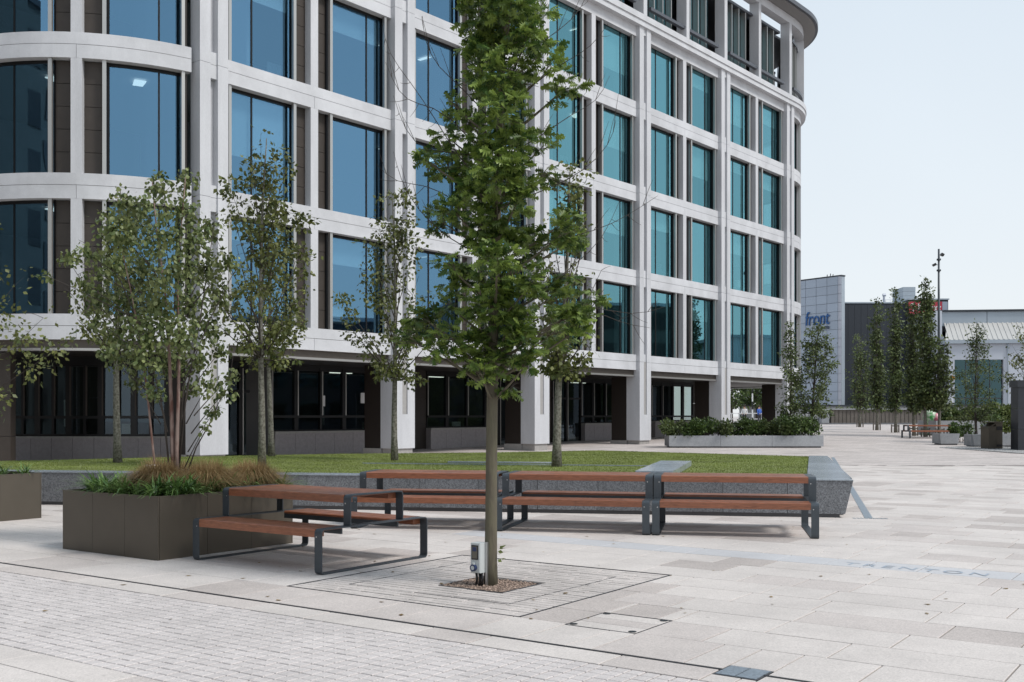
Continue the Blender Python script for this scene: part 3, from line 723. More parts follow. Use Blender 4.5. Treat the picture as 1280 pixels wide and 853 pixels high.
# ============================================================ LAWN AND GRANITE WALL
WL = Vector((-14.6, 20.08, 0)); WR = Vector((5.34, 16.5, 0))
wd = (WR-WL).normalized(); wn_ = Vector((-wd.y, wd.x, 0))        # wn_ points back into the lawn
ZT = .585
ed = Vector((2.56, 9.95, 0)).normalized(); en = Vector((-ed.y, ed.x, 0))
wall = thing('granite_wall', 'low speckled grey granite retaining wall with pale polished top round the lawn', 'wall', tuple(WR))
def rel(p): return (p[0]-WR.x, p[1]-WR.y)
T = (WR-WL).length; n = int(T/1.0)
wr = random.Random(9)
for i in range(n):
    a, b = T-(i+1)*1.0, T-i*1.0
    if i == 0: b -= .0
    p = WL+wd*(a+.004); q = WL+wd*(b-.004 if i else b-.12)
    p_t = p; q_t = WL+wd*(b-.004 if i else b)
    bot = [rel(p), rel(q), rel(q+wn_*.45), rel(p+wn_*.45)]
    top = [rel(p_t), rel(q_t), rel(q_t+wn_*.45), rel(p_t+wn_*.45)]
    m_ = MB(); m_.prism(bot, .06, ZT-.004, poly_top=top); m_.build('granite_panel', M['granite'], wall)
    m_ = MB(); m_.prism([rel(p_t-wn_*.012), rel(q_t-wn_*.012), rel(q_t+wn_*.50), rel(p_t+wn_*.50)], ZT-.003, ZT+.012); m_.build('coping', M['granite_top'], wall)
m_ = MB(); m_.prism([rel(WL+wn_*.03), rel(WR+wn_*.03-wd*.2), rel(WR+wn_*.4-wd*.2), rel(WL+wn_*.4)], -.05, .062); m_.build('recessed_base', M['iron'], wall)
# right return with a tapering polished top
RB = WR+ed*10.3
for i in range(10):
    a = .50 if i == 0 else i*1.03; b = (i+1)*1.03-.008
    wi = lambda q: .70-.026*q
    m_ = MB(); p, q = WR+ed*a, WR+ed*b
    top = [rel(p), rel(q), rel(q+en*.45), rel(p+en*.45)]
    bot = [rel(p+en*.12), rel(q+en*.12), rel(q+en*.4), rel(p+en*.4)]
    m_.prism(bot, 0, ZT-.004, poly_top=top); m_.build('granite_panel', M['granite'], wall)
    m_ = MB(); m_.prism([rel(p-en*.01), rel(q-en*.01), rel(q+en*wi(b)), rel(p+en*wi(a))], ZT-.003, ZT+.012-.001*(i % 2)); m_.build('coping', M['granite_top'], wall)
# lawn
back = [(-14.5, 22.6), (-10.9, 24.2), (-8.2, 26.3), (-5.15, 28.2), (-.44, 29.5), (2.58, 31.2), (4.8, 29.1), (RB.x-.35, RB.y+.1)]
LP = [tuple((WL+wn_*.45)[:2]), tuple((WR+wn_*.45-wd*.45)[:2]), tuple((RB+en*.42)[:2])]+[b for b in back[::-1]]
m_ = MB(); m_.prism(LP, -.02, ZT-.01)
lawn = tag(m_.build('lawn', M['lawn']), kind='structure', label='raised lawn behind the granite wall')
def inpoly(x, y, poly):
    c = np.zeros(len(x), bool); j = len(poly)-1
    for i in range(len(poly)):
        xi, yi = poly[i]; xj, yj = poly[j]
        c ^= ((yi > y) != (yj > y)) & (x < (xj-xi)*(y-yi)/(yj-yi+1e-12)+xi); j = i
    return c
def big_mesh(name, Vt, tmpl_faces, nper, mats):
    """Vt: (N,k,3) vertices; tmpl_faces: list of faces on k template verts"""
    N, k = Vt.shape[:2]; me = bpy.data.meshes.new(name)
    me.vertices.add(N*k); me.vertices.foreach_set('co', Vt.reshape(-1).astype(np.float32))
    lt = [len(f) for f in tmpl_faces]; fl = np.concatenate([np.array(f) for f in tmpl_faces]); nl = len(fl)
    loops = (fl[None, :]+(np.arange(N)*k)[:, None]).reshape(-1)
    me.loops.add(len(loops)); me.loops.foreach_set('vertex_index', loops.astype(np.int32))
    starts = np.concatenate([[0], np.cumsum(lt)[:-1]]); nf = len(lt)
    me.polygons.add(N*nf); me.polygons.foreach_set('loop_start', (starts[None, :]+(np.arange(N)*nl)[:, None]).reshape(-1).astype(np.int32))
    me.polygons.foreach_set('loop_total', np.tile(lt, N).astype(np.int32))
    for m in (mats if isinstance(mats, (list, tuple)) else [mats]): me.materials.append(m)
    me.update(); me.validate(); return me
def blades(name, x, y, z, h, wd_, lean, mats, parent=None, kind='stuff'):
    N = len(x); a = RNG.uniform(0, 2*PI, N); b = RNG.uniform(0, 2*PI, N); l = RNG.uniform(0, 1, N)*lean
    V_ = np.zeros((N, 3, 3))
    V_[:, 0] = np.stack([x-np.cos(a)*wd_, y-np.sin(a)*wd_, z], 1); V_[:, 1] = np.stack([x+np.cos(a)*wd_, y+np.sin(a)*wd_, z], 1)
    V_[:, 2] = np.stack([x+np.cos(b)*l*h, y+np.sin(b)*l*h, z+h*np.sqrt(1-np.minimum(l, .9)**2)], 1)
    o = link(name, big_mesh(name, V_, [(0, 1, 2)], 3, mats), parent)
    if kind: o['kind'] = kind
    return o
N = 260000
gx = RNG.uniform(-13.5, 8.3, N); gy = RNG.uniform(16.5, 31.5, N); ok = inpoly(gx, gy, LP) & (gy > 16.6)
gx, gy = gx[ok], gy[ok]
blades('grass', gx, gy, np.full(len(gx), ZT-.012), RNG.uniform(.010, .028, len(gx)), .007, .8, M['grass'], lawn)
# granite strip running back into the lawn, and edging line
t = thing('granite_kerb', 'short pale polished granite strip cutting back into the lawn behind the benches', 'kerb', (2.1, 17.6, 0))
q0, q1 = Vector((2.05, 17.55, 0)), Vector((3.05, 21.6, 0)); dd = (q1-q0).normalized(); ee = Vector((-dd.y, dd.x, 0))
for i in range(3):
    a, b = i*1.39, (i+1)*1.39-.008
    m_ = MB(); m_.prism([(p.x-2.1, p.y-17.6) for p in (q0+dd*a, q0+dd*a-ee*.62, q0+dd*b-ee*.62, q0+dd*b)][::1], ZT+.0, ZT+.10); m_.build('granite_block', M['granite_top'], t)
t = MB(); t.prism([(-3.2, 22.55), (2.9, 21.35), (2.9, 21.39), (-3.2, 22.59)], ZT-.01, ZT+.012)
tag(t.build('lawn_edging', M['granite_top']), 'thin pale edging line crossing the lawn behind the benches', 'edging')
t = MB(); t.prism([(-1.4, 22.9), (.85, 22.45), (.85, 22.75), (-1.4, 23.2)], ZT-.01, ZT+.02)
tag(t.build('stepping_slab', M['granite_top']), 'long pale flat slab lying in the lawn left of the spotted trunk', 'slab')
# thin drain strip past the wall end
a, b = gd(1041, 572), gd(1086, 648)
dd = (b-a).normalized(); ee = Vector((-dd.y, dd.x, 0))
m_ = MB(); m_.prism([(p.x, p.y) for p in (a-ee*.06, b-ee*.06, b+ee*.06, a+ee*.06)], -.01, .0045)
for k in range(9):
    c = b+Vector((-.25+k*.06, -.02-.005*k, 0)); m_.box(c.x, c.x+.03, c.y-.05, c.y+.05, -.01, .0045)
tag(m_.build('drain_channel', M['iron2']), 'narrow blue grey drain strip passing the end of the granite wall', 'drain')

# ============================================================ PICNIC TABLES
def rounded(path, r, closed):
    out = []; n = len(path)
    for i, p in enumerate(path):
        if not closed and i in (0, n-1): out.append(p); continue
        p = Vector(p); a = Vector(path[(i-1) % n]); b = Vector(path[(i+1) % n]); da = (a-p).normalized()*r; db = (b-p).normalized()*r
        for k in range(5):
            t_ = k/4; q = (p+da)*(1-t_)**2+p*2*t_*(1-t_)+(p+db)*t_**2; out.append((q.x, q.y))
    return out
def picnic(label, loc, rz, LN=2.02, W=1.65, group='picnic tables with steel frames'):
    t = thing('picnic_table', label, 'picnic table', loc, rz, group)
    SH, TH, TW, th = .455, .775, .82, .012
    fw = .10
    for s in (-1, 1):
        x0, x1 = (-LN/2, -LN/2+fw) if s < 0 else (LN/2-fw, LN/2)
        m_ = MB()
        lo = rounded([(-W/2, th/2), (W/2, th/2), (W/2, SH), (-W/2, SH)], .045, True)
        m_.strip(lo, x0, x1, th, True)
        up = rounded([(-TW/2, SH), (-TW/2, TH), (TW/2, TH), (TW/2, SH)], .045, False)
        m_.strip(up, x0, x1, th, False)
        fr = m_.build('frame', M['steel'], t)
        for (y, z, sg) in ((-W/2, SH-.075, -1), (-TW/2, TH-.085, -1), (W/2, SH-.075, 1), (TW/2, TH-.085, 1)):
            m_ = MB(); cy = y+sg*(th/2+.001); cx = (x0+x1)/2+s*(-.022)
            m_.add([(cx+.008*math.cos(k*PI/4), cy+sg*.002, z+.008*math.sin(k*PI/4)) for k in range(8)], [tuple(range(8)) if sg > 0 else tuple(range(7, -1, -1))])
            m_.build('bolt', M['screw'], fr)
    a, b = -LN/2+fw+.002, LN/2-fw-.002
    def planks(name, y0, y1, z, n, deep):
        w_ = (y1-y0)/n
        for i in range(n):
            p, q = y0+i*w_+.003, y0+(i+1)*w_-.003
            dz = .085 if i in deep else .030
            m_ = MB(); r = .010
            pr = [(p, z-dz), (q, z-dz), (q, z-r), (q-r, z), (p+r, z), (p, z-r)]
            m_.add([(x, yy, zz) for x in (a, b) for yy, zz in pr], [(5, 4, 3, 2, 1, 0), (6, 7, 8, 9, 10, 11)]+[(k, (k+1) % 6, 6+(k+1) % 6, 6+k) for k in range(6)])
            m_.build(name, M['wood'], t)
    planks('table_plank', -TW/2-.004, TW/2+.004, TH+.004, 6, (0, 5))
    planks('seat_plank', -W/2-.004, -W/2+.40, SH+.004, 3, (0,)); planks('seat_plank', W/2-.40, W/2+.004, SH+.004, 3, (2,))
    # under-seat dark rails
    for y in (-W/2+.385, W/2-.385):
        m_ = MB(); m_.box(a, b, y-.012, y+.012, SH-.082, SH-.028); m_.build('rail', M['steel'], t)
    return t
def fromfeet(FL, FR, W):                               # front-left and front-right ground points
    d = (FR-FL); d.z = 0; rz = math.atan2(d.y, d.x); nrm = Vector((-math.sin(rz), math.cos(rz), 0))
    return (FL+FR)/2+nrm*W/2, rz, d.length
c, rz, ln = fromfeet(gd(241.5, 700), gd(402.5, 719.5), 1.65)
picnic('wood and steel picnic table standing alone by the bronze planter, nearest the camera', c, rz, ln, 1.65)
rzb = math.atan2(-.41, 1.985)
for lab, fl, fr in (('rightmost picnic table of the row along the granite wall', (815, 669.5), (1024, 674)),
                    ('middle picnic table of the row along the granite wall, right of the oak trunk', (619, 664.5), (812, 669.5)),
                    ('leftmost picnic table of the row along the granite wall, partly behind the oak trunk', (438, 661), (616, 664.5))):
    c, rz, ln = fromfeet(gd(*fl), gd(*fr), 1.65)
    picnic(lab, c, rz, ln, 1.65)
zc = ground_z(62)
tcen = pt(1161, 545, 62.5)
picnic('small distant picnic table out on the plaza in front of the painted sculpture', (tcen.x, 62.5, ground_z(62.5)), -.06, 2.75, 1.5)

# ============================================================ BRONZE PLANTERS
def planter(label, near, Lx, Wy, hgt, npl):
    """near corner; local x runs towards the near right (-V), local y runs along U"""
    t = thing('planter', label, 'planter', near, ANG_T, 'bronze metal planters')
    # local coords: body spans x in [-Lx,0], y in [0,Wy]
    for i in range(npl):
        w_ = Lx/npl; m_ = MB(); m_.box(-Lx+i*w_+.002, -Lx+(i+1)*w_-.002, 0, .02, 0, hgt-.012); m_.build('side_panel', M['bronze'], t)
        m_ = MB(); m_.box(-Lx+i*w_+.002, -Lx+(i+1)*w_-.002, Wy-.02, Wy, 0, hgt-.012); m_.build('side_panel', M['bronze'], t)
        w_ = (Wy-.044)/npl
        for xx in (-.02, -Lx):
            m_ = MB(); m_.box(xx, xx+.02, .022+i*w_+.002, .022+(i+1)*w_-.002, 0, hgt-.012); m_.build('side_panel', M['bronze'], t)
    m_ = MB()
    for (a, b, c, d) in ((-Lx-.002, .002, -.002, .035), (-Lx-.002, .002, Wy-.035, Wy+.002), (-Lx-.002, -Lx+.035, .035, Wy-.035), (-.035, .002, .035, Wy-.035)): m_.box(a, b, c, d, hgt-.012, hgt)
    m_.build('rim', M['bronze'], t)
    m_ = MB(); m_.box(-Lx+.02, -.02, .02, Wy-.02, .05, hgt-.06); m_.build('soil', M['soil'], t)
    return t
KN = gd(197.5, 701.3)
planter('bronze metal planter with sedge and a multi-stemmed birch behind the nearest picnic table', KN, 1.83, 2.0, .71, 3)
KR = gd(51.9, 647.7)-U*2.0
planter('bronze metal planter cut off by the left edge of the photo', KR, 1.83, 2.0, .71, 3)
def loc2w(near, x, y, z): return near+(-V)*x+U*y+Vector((0, 0, z))
def strap_plants(name, pts, n_leaf, ln, width, m, label=None):
    Vt = []
    for p in pts:
        for _ in range(n_leaf):
            a = rr.random()*2*PI; l = ln*rr.uniform(.6, 1.15); d = Vector((math.cos(a), math.sin(a), 0)); s = Vector((-d.y, d.x, 0)); out = rr.uniform(.45, 1.15)
            w_ = width*rr.uniform(.7, 1.2); row = []
            for k in range(5):
                q = k/4; c = p+d*(l*out*(q**1.3))+Vector((0, 0, l*(q*1.0-.55*out*q*q*1.35)))
                ww = w_*(1-q)**.6*(.6+.4*min(1, q*3)) if k < 4 else .001
                row += [c-s*ww, c+s*ww]
            Vt.append([tuple(v) for v in row])
    me = big_mesh(name, np.array(Vt), [(0, 1, 3, 2), (2, 3, 5, 4), (4, 5, 7, 6), (6, 7, 9, 8)], 10, m)
    return link(name, me)
pts = [loc2w(KN, rr.uniform(-1.75, -.08), rr.uniform(.08, .55), .63) for _ in range(34)]+[loc2w(KN, rr.uniform(-.5, -.08), rr.uniform(.1, 1.9), .63) for _ in range(40)]+[loc2w(KN, rr.uniform(-1.75, -.1), rr.uniform(.3, 1.9), .63) for _ in range(20)]
tag(strap_plants('strap_leaved_plants', pts, 24, .46, .017, M['strap']), 'green strap-leaved plants along the edges of the planter behind the picnic table', 'plants', kind='stuff')
pts = [loc2w(KR, rr.uniform(-1.75, -.08), rr.uniform(.1, 1.9), .63) for _ in range(44)]
tag(strap_plants('strap_leaved_plants', pts, 20, .36, .014, M['strap']), 'green strap-leaved plants in the planter at the left edge', 'plants', kind='stuff')
def sedge(label, p, r, h, n=900):
    a = RNG.uniform(0, 2*PI, n); rad = r*np.sqrt(RNG.uniform(0, 1, n)); Vt = np.zeros((n, 7, 3)); lean = RNG.uniform(.1, 1.1, n)
    d = np.stack([np.cos(a), np.sin(a), 0*a], 1); s = np.stack([-np.sin(a), np.cos(a), 0*a], 1); hh = h*RNG.uniform(.6, 1.1, n)
    base = d*(rad*.35)[:, None]; wob = RNG.normal(size=(n, 3))*.03
    for k in range(3):
        q = k/3; c = base+d*(r*lean*q**1.5)[:, None]; c[:, 2] = hh*(q*1.15-.55*lean*q*q); c = c+wob*math.sin(q*4); w_ = .0022*(1-q*.5)
        Vt[:, 2*k] = c-s*w_; Vt[:, 2*k+1] = c+s*w_
    c = base+d*(r*lean*1.15)[:, None]; c[:, 2] = hh*(1-.75*lean); Vt[:, 6] = c
    me = big_mesh('sedge_tuft', Vt, [(0, 1, 3, 2), (2, 3, 5, 4), (4, 5, 6)], 7, M['sedge'])
    return tag(link('sedge_tuft', me, None, p), label, 'grass', 'brown sedge tufts in the planters')
for lab, x, y, r, h in (('brown sedge tuft left of the birch stems, by the grey box', -1.28, .95, .26, .36), ('brown sedge tuft directly in front of the birch stems', -.82, .62, .34, .44),
                        ('brown sedge tuft just right of the birch stems', -.45, 1.05, .34, .42), ('rightmost brown sedge tuft in the planter behind the picnic table', -.28, 1.62, .32, .40)):
    sedge(lab, loc2w(KN, x, y, .64), r*1.3, h*1.22, 3400)
sedge('loose brown sedge tuft at the back left of the planter behind the table', loc2w(KN, -1.5, 1.5, .64), .36, .44, 2400)
sedge('small brown sedge tuft at the far right corner of the planter behind the table', loc2w(KN, -.55, 1.7, .64), .36, .46, 2400)
sedge('pale brown sedge tuft in the planter at the left edge', loc2w(KR, -.55, 1.0, .64), .4, .5)
t = thing('service_box', 'small pale grey box standing among the planter plants', 'box', loc2w(KN, -1.15, .78, .62), ANG_T)
m_ = MB(); m_.box(-.07, .07, -.05, .05, 0, .36); m_.build('body', M['boxg'], t)
m_ = MB(); m_.box(-.075, .075, -.055, .055, .362, .38); m_.build('lid', M['white'], t)

# ============================================================ POWER POST BY THE OAK
pb = gd(600, 732)
t = thing('power_socket_post', 'grey electrical socket box on a steel post beside the oak trunk', 'socket box', (pb.x-.01, pb.y, 0), ANG_T)
m_ = MB(); m_.box(-.055, .055, -.055, .055, .125, .405); m_.box(-.05, .05, -.062, -.055, .13, .40); m_.build('enclosure', M['boxg'], t)
m_ = MB(); m_.box(-.038, .038, -.068, -.062, .25, .385); w0 = m_.build('window', M['black'], t)
m_ = MB(); m_.box(-.030, .030, -.070, -.068, .262, .375); m_.build('pane', M['clearp'], w0)
m_ = MB(); m_.box(-.022, .022, -.073, -.070, .33, .368); m_.build('breaker', M['bluep'], w0)
def disc_y(cx, cz, r, y, seg=14): return [(cx+r*math.cos(2*PI*k/seg), y, cz+r*math.sin(2*PI*k/seg)) for k in range(seg)]
m_ = MB(); ra = disc_y(-.008, .175, .033, -.062); rb = disc_y(-.008, .175, .033, -.09)
m_.add(ra+rb, [tuple(range(14, 28))]+[(k, (k+1) % 14, 14+(k+1) % 14, 14+k) for k in range(14)]); sk = m_.build('socket', M['bluep'], t)
m_ = MB(); m_.add(disc_y(-.008, .175, .02, -.0915), [tuple(range(14))]); m_.box(-.02, .004, -.088, -.062, .20, .225); m_.build('cap', M['boxg'], sk)
m_ = MB(); m_.box(.058, .078, .02, .06, 0, .41); m_.build('post', M['screw'], t)
for x in (-.03, .005, .035): m_ = MB(); m_.tube([(x, 0, .125), (x, .01, .06), (x, 0, 0)], .012, 8); m_.build('conduit', M['black'], t, smooth=True)

# ============================================================ FOLIAGE
def rot_basis(d, rng_roll):
    """d (N,3) leaf axis -> side, normal"""
    d = d/np.linalg.norm(d, axis=1, keepdims=True)
    r = RNG.normal(size=d.shape); r[:, 2] += 1.2*rng_roll          # favour upward facing blades
    n = r-d*np.sum(r*d, 1, keepdims=True); n /= np.linalg.norm(n, axis=1, keepdims=True)+1e-9
    return d, np.cross(d, n), n
OAK_H = [(0, 0), (.03, .16), (.20, .22), (.06, .34), (.43, .47), (.07, .50), (.46, .76), (.08, .70), (.22, .95), (0, 1.06)]
OAK_V = np.array([(x, y, -abs(x)*.30) for x, y in OAK_H]+[(-x, y, -abs(x)*.30) for x, y in OAK_H[1:-1]])
OAK_F = [tuple(range(10)), (0, 9)+tuple(range(17, 9, -1))]
SIM_V = np.array([(0, 0, 0), (.34, .42, -.06), (0, 1, -.03), (-.34, .42, -.06)]); SIM_F = [(0, 1, 2), (0, 2, 3)]
ROU_V = np.array([(0, 0, 0), (.36, .25, -.06), (.30, .68, -.06), (0, 1, -.06), (-.30, .68, -.06), (-.36, .25, -.06), (0, .5, .03)])
ROU_F = [(0, 1, 6), (1, 2, 6), (2, 3, 6), (3, 4, 6), (4, 5, 6), (5, 0, 6)]
def leaves(name, c, d, size, m, shape='sim', parent=None, roll=1.):
    T_, Fc = {'sim': (SIM_V, SIM_F), 'oak': (OAK_V, OAK_F), 'rou': (ROU_V, ROU_F)}[shape]
    d, s, n = rot_basis(d, roll)
    Vt = c[:, None, :]+size[:, None, None]*(T_[None, :, 0, None]*s[:, None, :]+T_[None, :, 1, None]*d[:, None, :]+T_[None, :, 2, None]*n[:, None, :])
    return link(name, big_mesh(name, Vt, Fc, len(T_), m), parent)
def bez(a, b, sag, n=6):
    a, b = Vector(a), Vector(b); m1 = a.lerp(b, .5)+Vector((0, 0, sag)); return [a*(1-t)**2+m1*2*t*(1-t)+b*t**2 for t in [k/(n-1) for k in range(n)]]

def auto_tree(name, label, base, hgt, z0f, env, tr, nleaf, ls, lm, bm, seed, nbr=26, up=.9, lean=(0, 0), shape='sim', clump=.30, group=None, cat='tree', stems=None, cone=1.0, off=(0, 0)):
    """env: list of (fraction of crown height, radius)"""
    R = random.Random(seed); t = thing(name, label, cat, base, 0, group)
    zc0 = hgt*z0f; m_ = MB()
    def axis(f): return Vector((lean[0]*f+off[0]*max(0, f-z0f)*1.2+.04*math.sin(f*5+seed), lean[1]*f+.04*math.cos(f*4+seed), hgt*f))
    n = 12; m_.tube([axis(i/(n-1))-Vector((0, 0, .08 if i == 0 else 0)) for i in range(n)], [tr*(1.25 if i == 0 else 1)*(1-.93*(i/(n-1))**.9)+.004 for i in range(n)], 9)
    tk = m_.build('trunk', bm, t, smooth=True)
    def envr(q):
        for (a, ra), (b, rb) in zip(env, env[1:]):
            if a <= q <= b: return ra+(rb-ra)*(q-a)/(b-a+1e-9)
        return env[-1][1]
    mbr = MB(); cl = []
    for i in range(nbr):
        q = (i+R.random())/nbr; ang = i*2.4+R.uniform(-.5, .5); r = envr(q)*R.uniform(.55, 1.12)
        zb = zc0+(hgt-zc0)*max(0, q-.40*up)*.98; f = zb/hgt; a = axis(min(f, .98))
        e = axis(zc0/hgt+(1-zc0/hgt)*q)+Vector((math.cos(ang)*r, math.sin(ang)*r, (R.random()-.35)*.15))
        pl = bez(a, e, -.12*r, 6); r0 = max(.006, tr*.32*(1-q*.6)); mbr.tube(pl, [r0*(1-.8*k/5) for k in range(6)], 5, cap=False)
        for k in range(2, 6):
            p = pl[k]; cl.append((p, clump*(.6+.5*R.random())*(.6 if k < 3 else 1)))
            if R.random() < .75:
                d = Vector((R.uniform(-1, 1), R.uniform(-1, 1), R.uniform(-.3, 1))).normalized()*R.uniform(.15, .45)*min(1, r+.2)
                mbr.tube(bez(p, p+d, .03, 4), [r0*.35, r0*.3, r0*.2, r0*.1], 4, cap=False); cl.append((p+d, clump*R.uniform(.4, .9)))
    for i in range(4): cl.append((axis(1-.06*i), clump*.5))
    mbr.build('branches', M['twig'] if bm is not M['barkr'] else bm, t, smooth=True)
    # drop some clumps so gaps show, weight the rest
    cl = [c for c in cl if R.random() < .72]
    wts = np.array([c[1]**2*R.uniform(.15, 1.0)**2*4 for c in cl]); wts /= wts.sum(); idx = RNG.choice(len(cl), nleaf, p=wts)
    C_ = np.array([tuple(c[0]) for c in cl])[idx]; S_ = np.array([c[1] for c in cl])[idx]
    o = RNG.normal(size=(nleaf, 3)); o /= np.linalg.norm(o, axis=1, keepdims=True); rad = RNG.uniform(0, 1, nleaf)**.55
    pos = C_+o*(S_*rad)[:, None]*np.array([1, 1, .8]); dr = o*.7+RNG.normal(size=(nleaf, 3))*.5; dr[:, 2] -= .35
    leaves('crown', pos, dr, ls*RNG.uniform(.65, 1.25, nleaf), lm, shape, t)
    return t

# ---------------- foreground oak, shaped branch by branch
TB = Vector((TC.x, TC.y, 0)); DT = TC.y
oak = thing('oak_tree', 'tall young oak with lobed leaves in the paved surround, nearest tree to the camera', 'tree', tuple(TB))
def ol(x, y, dd=0.): p = pt(x, y, DT+dd); return Vector((p.x-TB.x, p.y-TB.y, p.z))
axis_px = [(613.5, 735), (613.5, 700), (614, 640), (614.5, 560), (615.5, 490), (617, 420), (620, 340), (621, 260), (624, 170), (628, 80), (632, 0), (634, -70), (634, -140), (635, -190)]
ap = [ol(x, y) for x, y in axis_px]; ap[0].z = -.05
ar = [.070, .060, .056, .054, .052, .047, .046, .040, .034, .028, .022, .016, .010, .004]
m_ = MB(); m_.tube(ap, ar, 14); m_.build('trunk', M['bark'], oak, smooth=True)
def axis_at(z):
    for a, b in zip(ap, ap[1:]):
        if a.z <= z <= b.z: return a.lerp(b, (z-a.z)/(b.z-a.z))
    return ap[-1]
CL_ = [(640, 5, 38), (602, 12, 26), (672, 18, 24), (622, 48, 36), (658, 50, 28), (592, 58, 22), (628, 90, 34), (600, 105, 26), (655, 98, 24), (680, 62, 18), (708, 108, 22), (690, 84, 12), (628, 140, 34), (582, 150, 24),
       (602, 180, 28), (560, 172, 18), (650, 172, 26), (680, 182, 18), (620, 212, 32), (550, 203, 24), (532, 200, 12), (592, 235, 27), (652, 240, 28), (685, 215, 12), (566, 262, 22), (546, 272, 20), (602, 280, 30), (642, 285, 28),
       (622, 322, 32), (662, 312, 27), (702, 292, 24), (722, 296, 20), (712, 272, 14), (577, 348, 30), (560, 330, 15), (626, 360, 33), (666, 352, 26), (602, 388, 27), (642, 400, 30), (692, 368, 24), (716, 390, 30), (738, 378, 18), (722, 412, 18), (534, 412, 28), (512, 422, 18), (524, 395, 14),
       (562, 420, 25), (602, 425, 28), (652, 428, 27), (696, 412, 22), (586, 450, 19), (626, 456, 25), (660, 452, 16), (642, 482, 10), (602, 468, 13),
       (635, -35, 34), (610, -60, 24), (655, -70, 24), (636, -105, 26), (628, -145, 18), (638, -175, 12), (588, 28, 14), (566, 130, 10), (575, 205, 18), (640, 205, 24), (560, 380, 14), (545, 435, 14), (710, 345, 12)]
lc, ldir, wts = [], [], []
mbs = []
orr = random.Random(21)
for i, (x, y, r) in enumerate(CL_):
    R_ = r*.93*DT/F; hx = abs(x-620)/60
    # spread in depth as the crown is round: clumps near the axis go to the front or the back
    dmax = max(.15, .62*min(1, (520-y)/110+.3)*(1-min(hx, 1)*.55)); dd = dmax*[-.85, .8, -.3, .45, -1, .1][i % 6]
    c = ol(x, y, dd); mid_ = axis_at(max(1.75, c.z-.22-.35*math.hypot(c.x, c.y)*.8))
    br = MB(); hl = (c-mid_).length; r0 = .012+.010*min(1, hl)
    br.tube(bez(mid_, c, -.06, 7), [r0*(1-.75*k/6) for k in range(7)], 6, cap=False)
    for _ in range(5):
        q = Vector((orr.gauss(0, 1), orr.gauss(0, 1), orr.gauss(.2, .8))).normalized()*R_*orr.uniform(.6, 1.0); br.tube(bez(c.lerp(mid_, .15), c+q, .02, 4), [.005, .004, .003, .002], 4, cap=False)
    br.build('branch', M['bark'] if hl > .25 else M['twig'], oak, smooth=True)
    for extra in ((0, 0, 0, 1.0),)+(((.0, -dd*1.5, -.02, .75),) if hx < .5 else ()):
        ce = c+Vector(extra[:3]); nl = int(155*(R_/.2)**2*extra[3])
        # rosettes: leaves fan out from twig tips
        for _ in range(max(2, nl//9)):
            q = Vector((orr.gauss(0, 1), orr.gauss(0, 1), orr.gauss(.1, .9))).normalized()*R_*orr.uniform(.2, .95); tip = ce+q
            for _k in range(9):
                a = orr.random()*6.28; dv = q.normalized()*.5+Vector((math.cos(a), math.sin(a), orr.uniform(-.55, .25))); lc.append(tuple(tip+dv.normalized()*orr.uniform(0, .04))); ldir.append(tuple(dv))
lc = np.array(lc); ldir = np.array(ldir); N_ = len(lc); sz = RNG.uniform(.07, .125, N_)
order = np.argsort(lc[:, 1]-sz*1.5+np.where((lc[:, 2] > 6.0), 5, 0))
pick = order[:290]; rest = order[290:]
leaves('foliage', lc[rest], ldir[rest], sz[rest], M['oak'], 'oak', oak)['kind'] = 'stuff'
lm_ = []
for k in range(3):
    me = big_mesh('leaf', (OAK_V*np.array([1, 1, 1+k*.5]))[None], OAK_F, 18, M['oak']); lm_.append(me)
d_, s_, n_ = rot_basis(ldir[pick], 1.)
for k in range(len(pick)):
    Rm = Matrix(((s_[k][0], d_[k][0], n_[k][0]), (s_[k][1], d_[k][1], n_[k][1]), (s_[k][2], d_[k][2], n_[k][2])))
    o = link('leaf', lm_[k % 3], oak, tuple(lc[pick[k]]), Rm.to_euler()); q = float(sz[pick[k]]); o.scale = (q, q, q)
# bare arching twigs
def twig(pxs, dd, r0=.006):
    pl = [ol(x, y, dd*(k/len(pxs))) for k, (x, y) in enumerate(pxs)]; out = []
    for a, b in zip(pl, pl[1:]): out += [a.lerp(b, q) for q in (0, .5)]
    out.append(pl[-1])
    for _ in range(2):
        out = [out[0]]+[(out[i-1]+out[i]*2+out[i+1])/4 for i in range(1, len(out)-1)]+[out[-1]]
    m_ = MB(); n = len(out); m_.tube(out, [r0*(1-.8*k/n) for k in range(n)], 5, cap=False)
    for k in range(2, n-1):
        if orr.random() < .8:
            a = out[k]; s = orr.choice((-1, 1)); d = (out[k+1]-out[k]).normalized(); e_ = a+d*orr.uniform(.08, .22)+Vector((0, orr.uniform(-.1, .1), s*orr.uniform(.06, .2)))
            m_.tube(bez(a, e_, .02*s, 4), [.003, .0025, .002, .0012], 4, cap=False)
    m_.build('branch', M['twig'], oak, smooth=True)
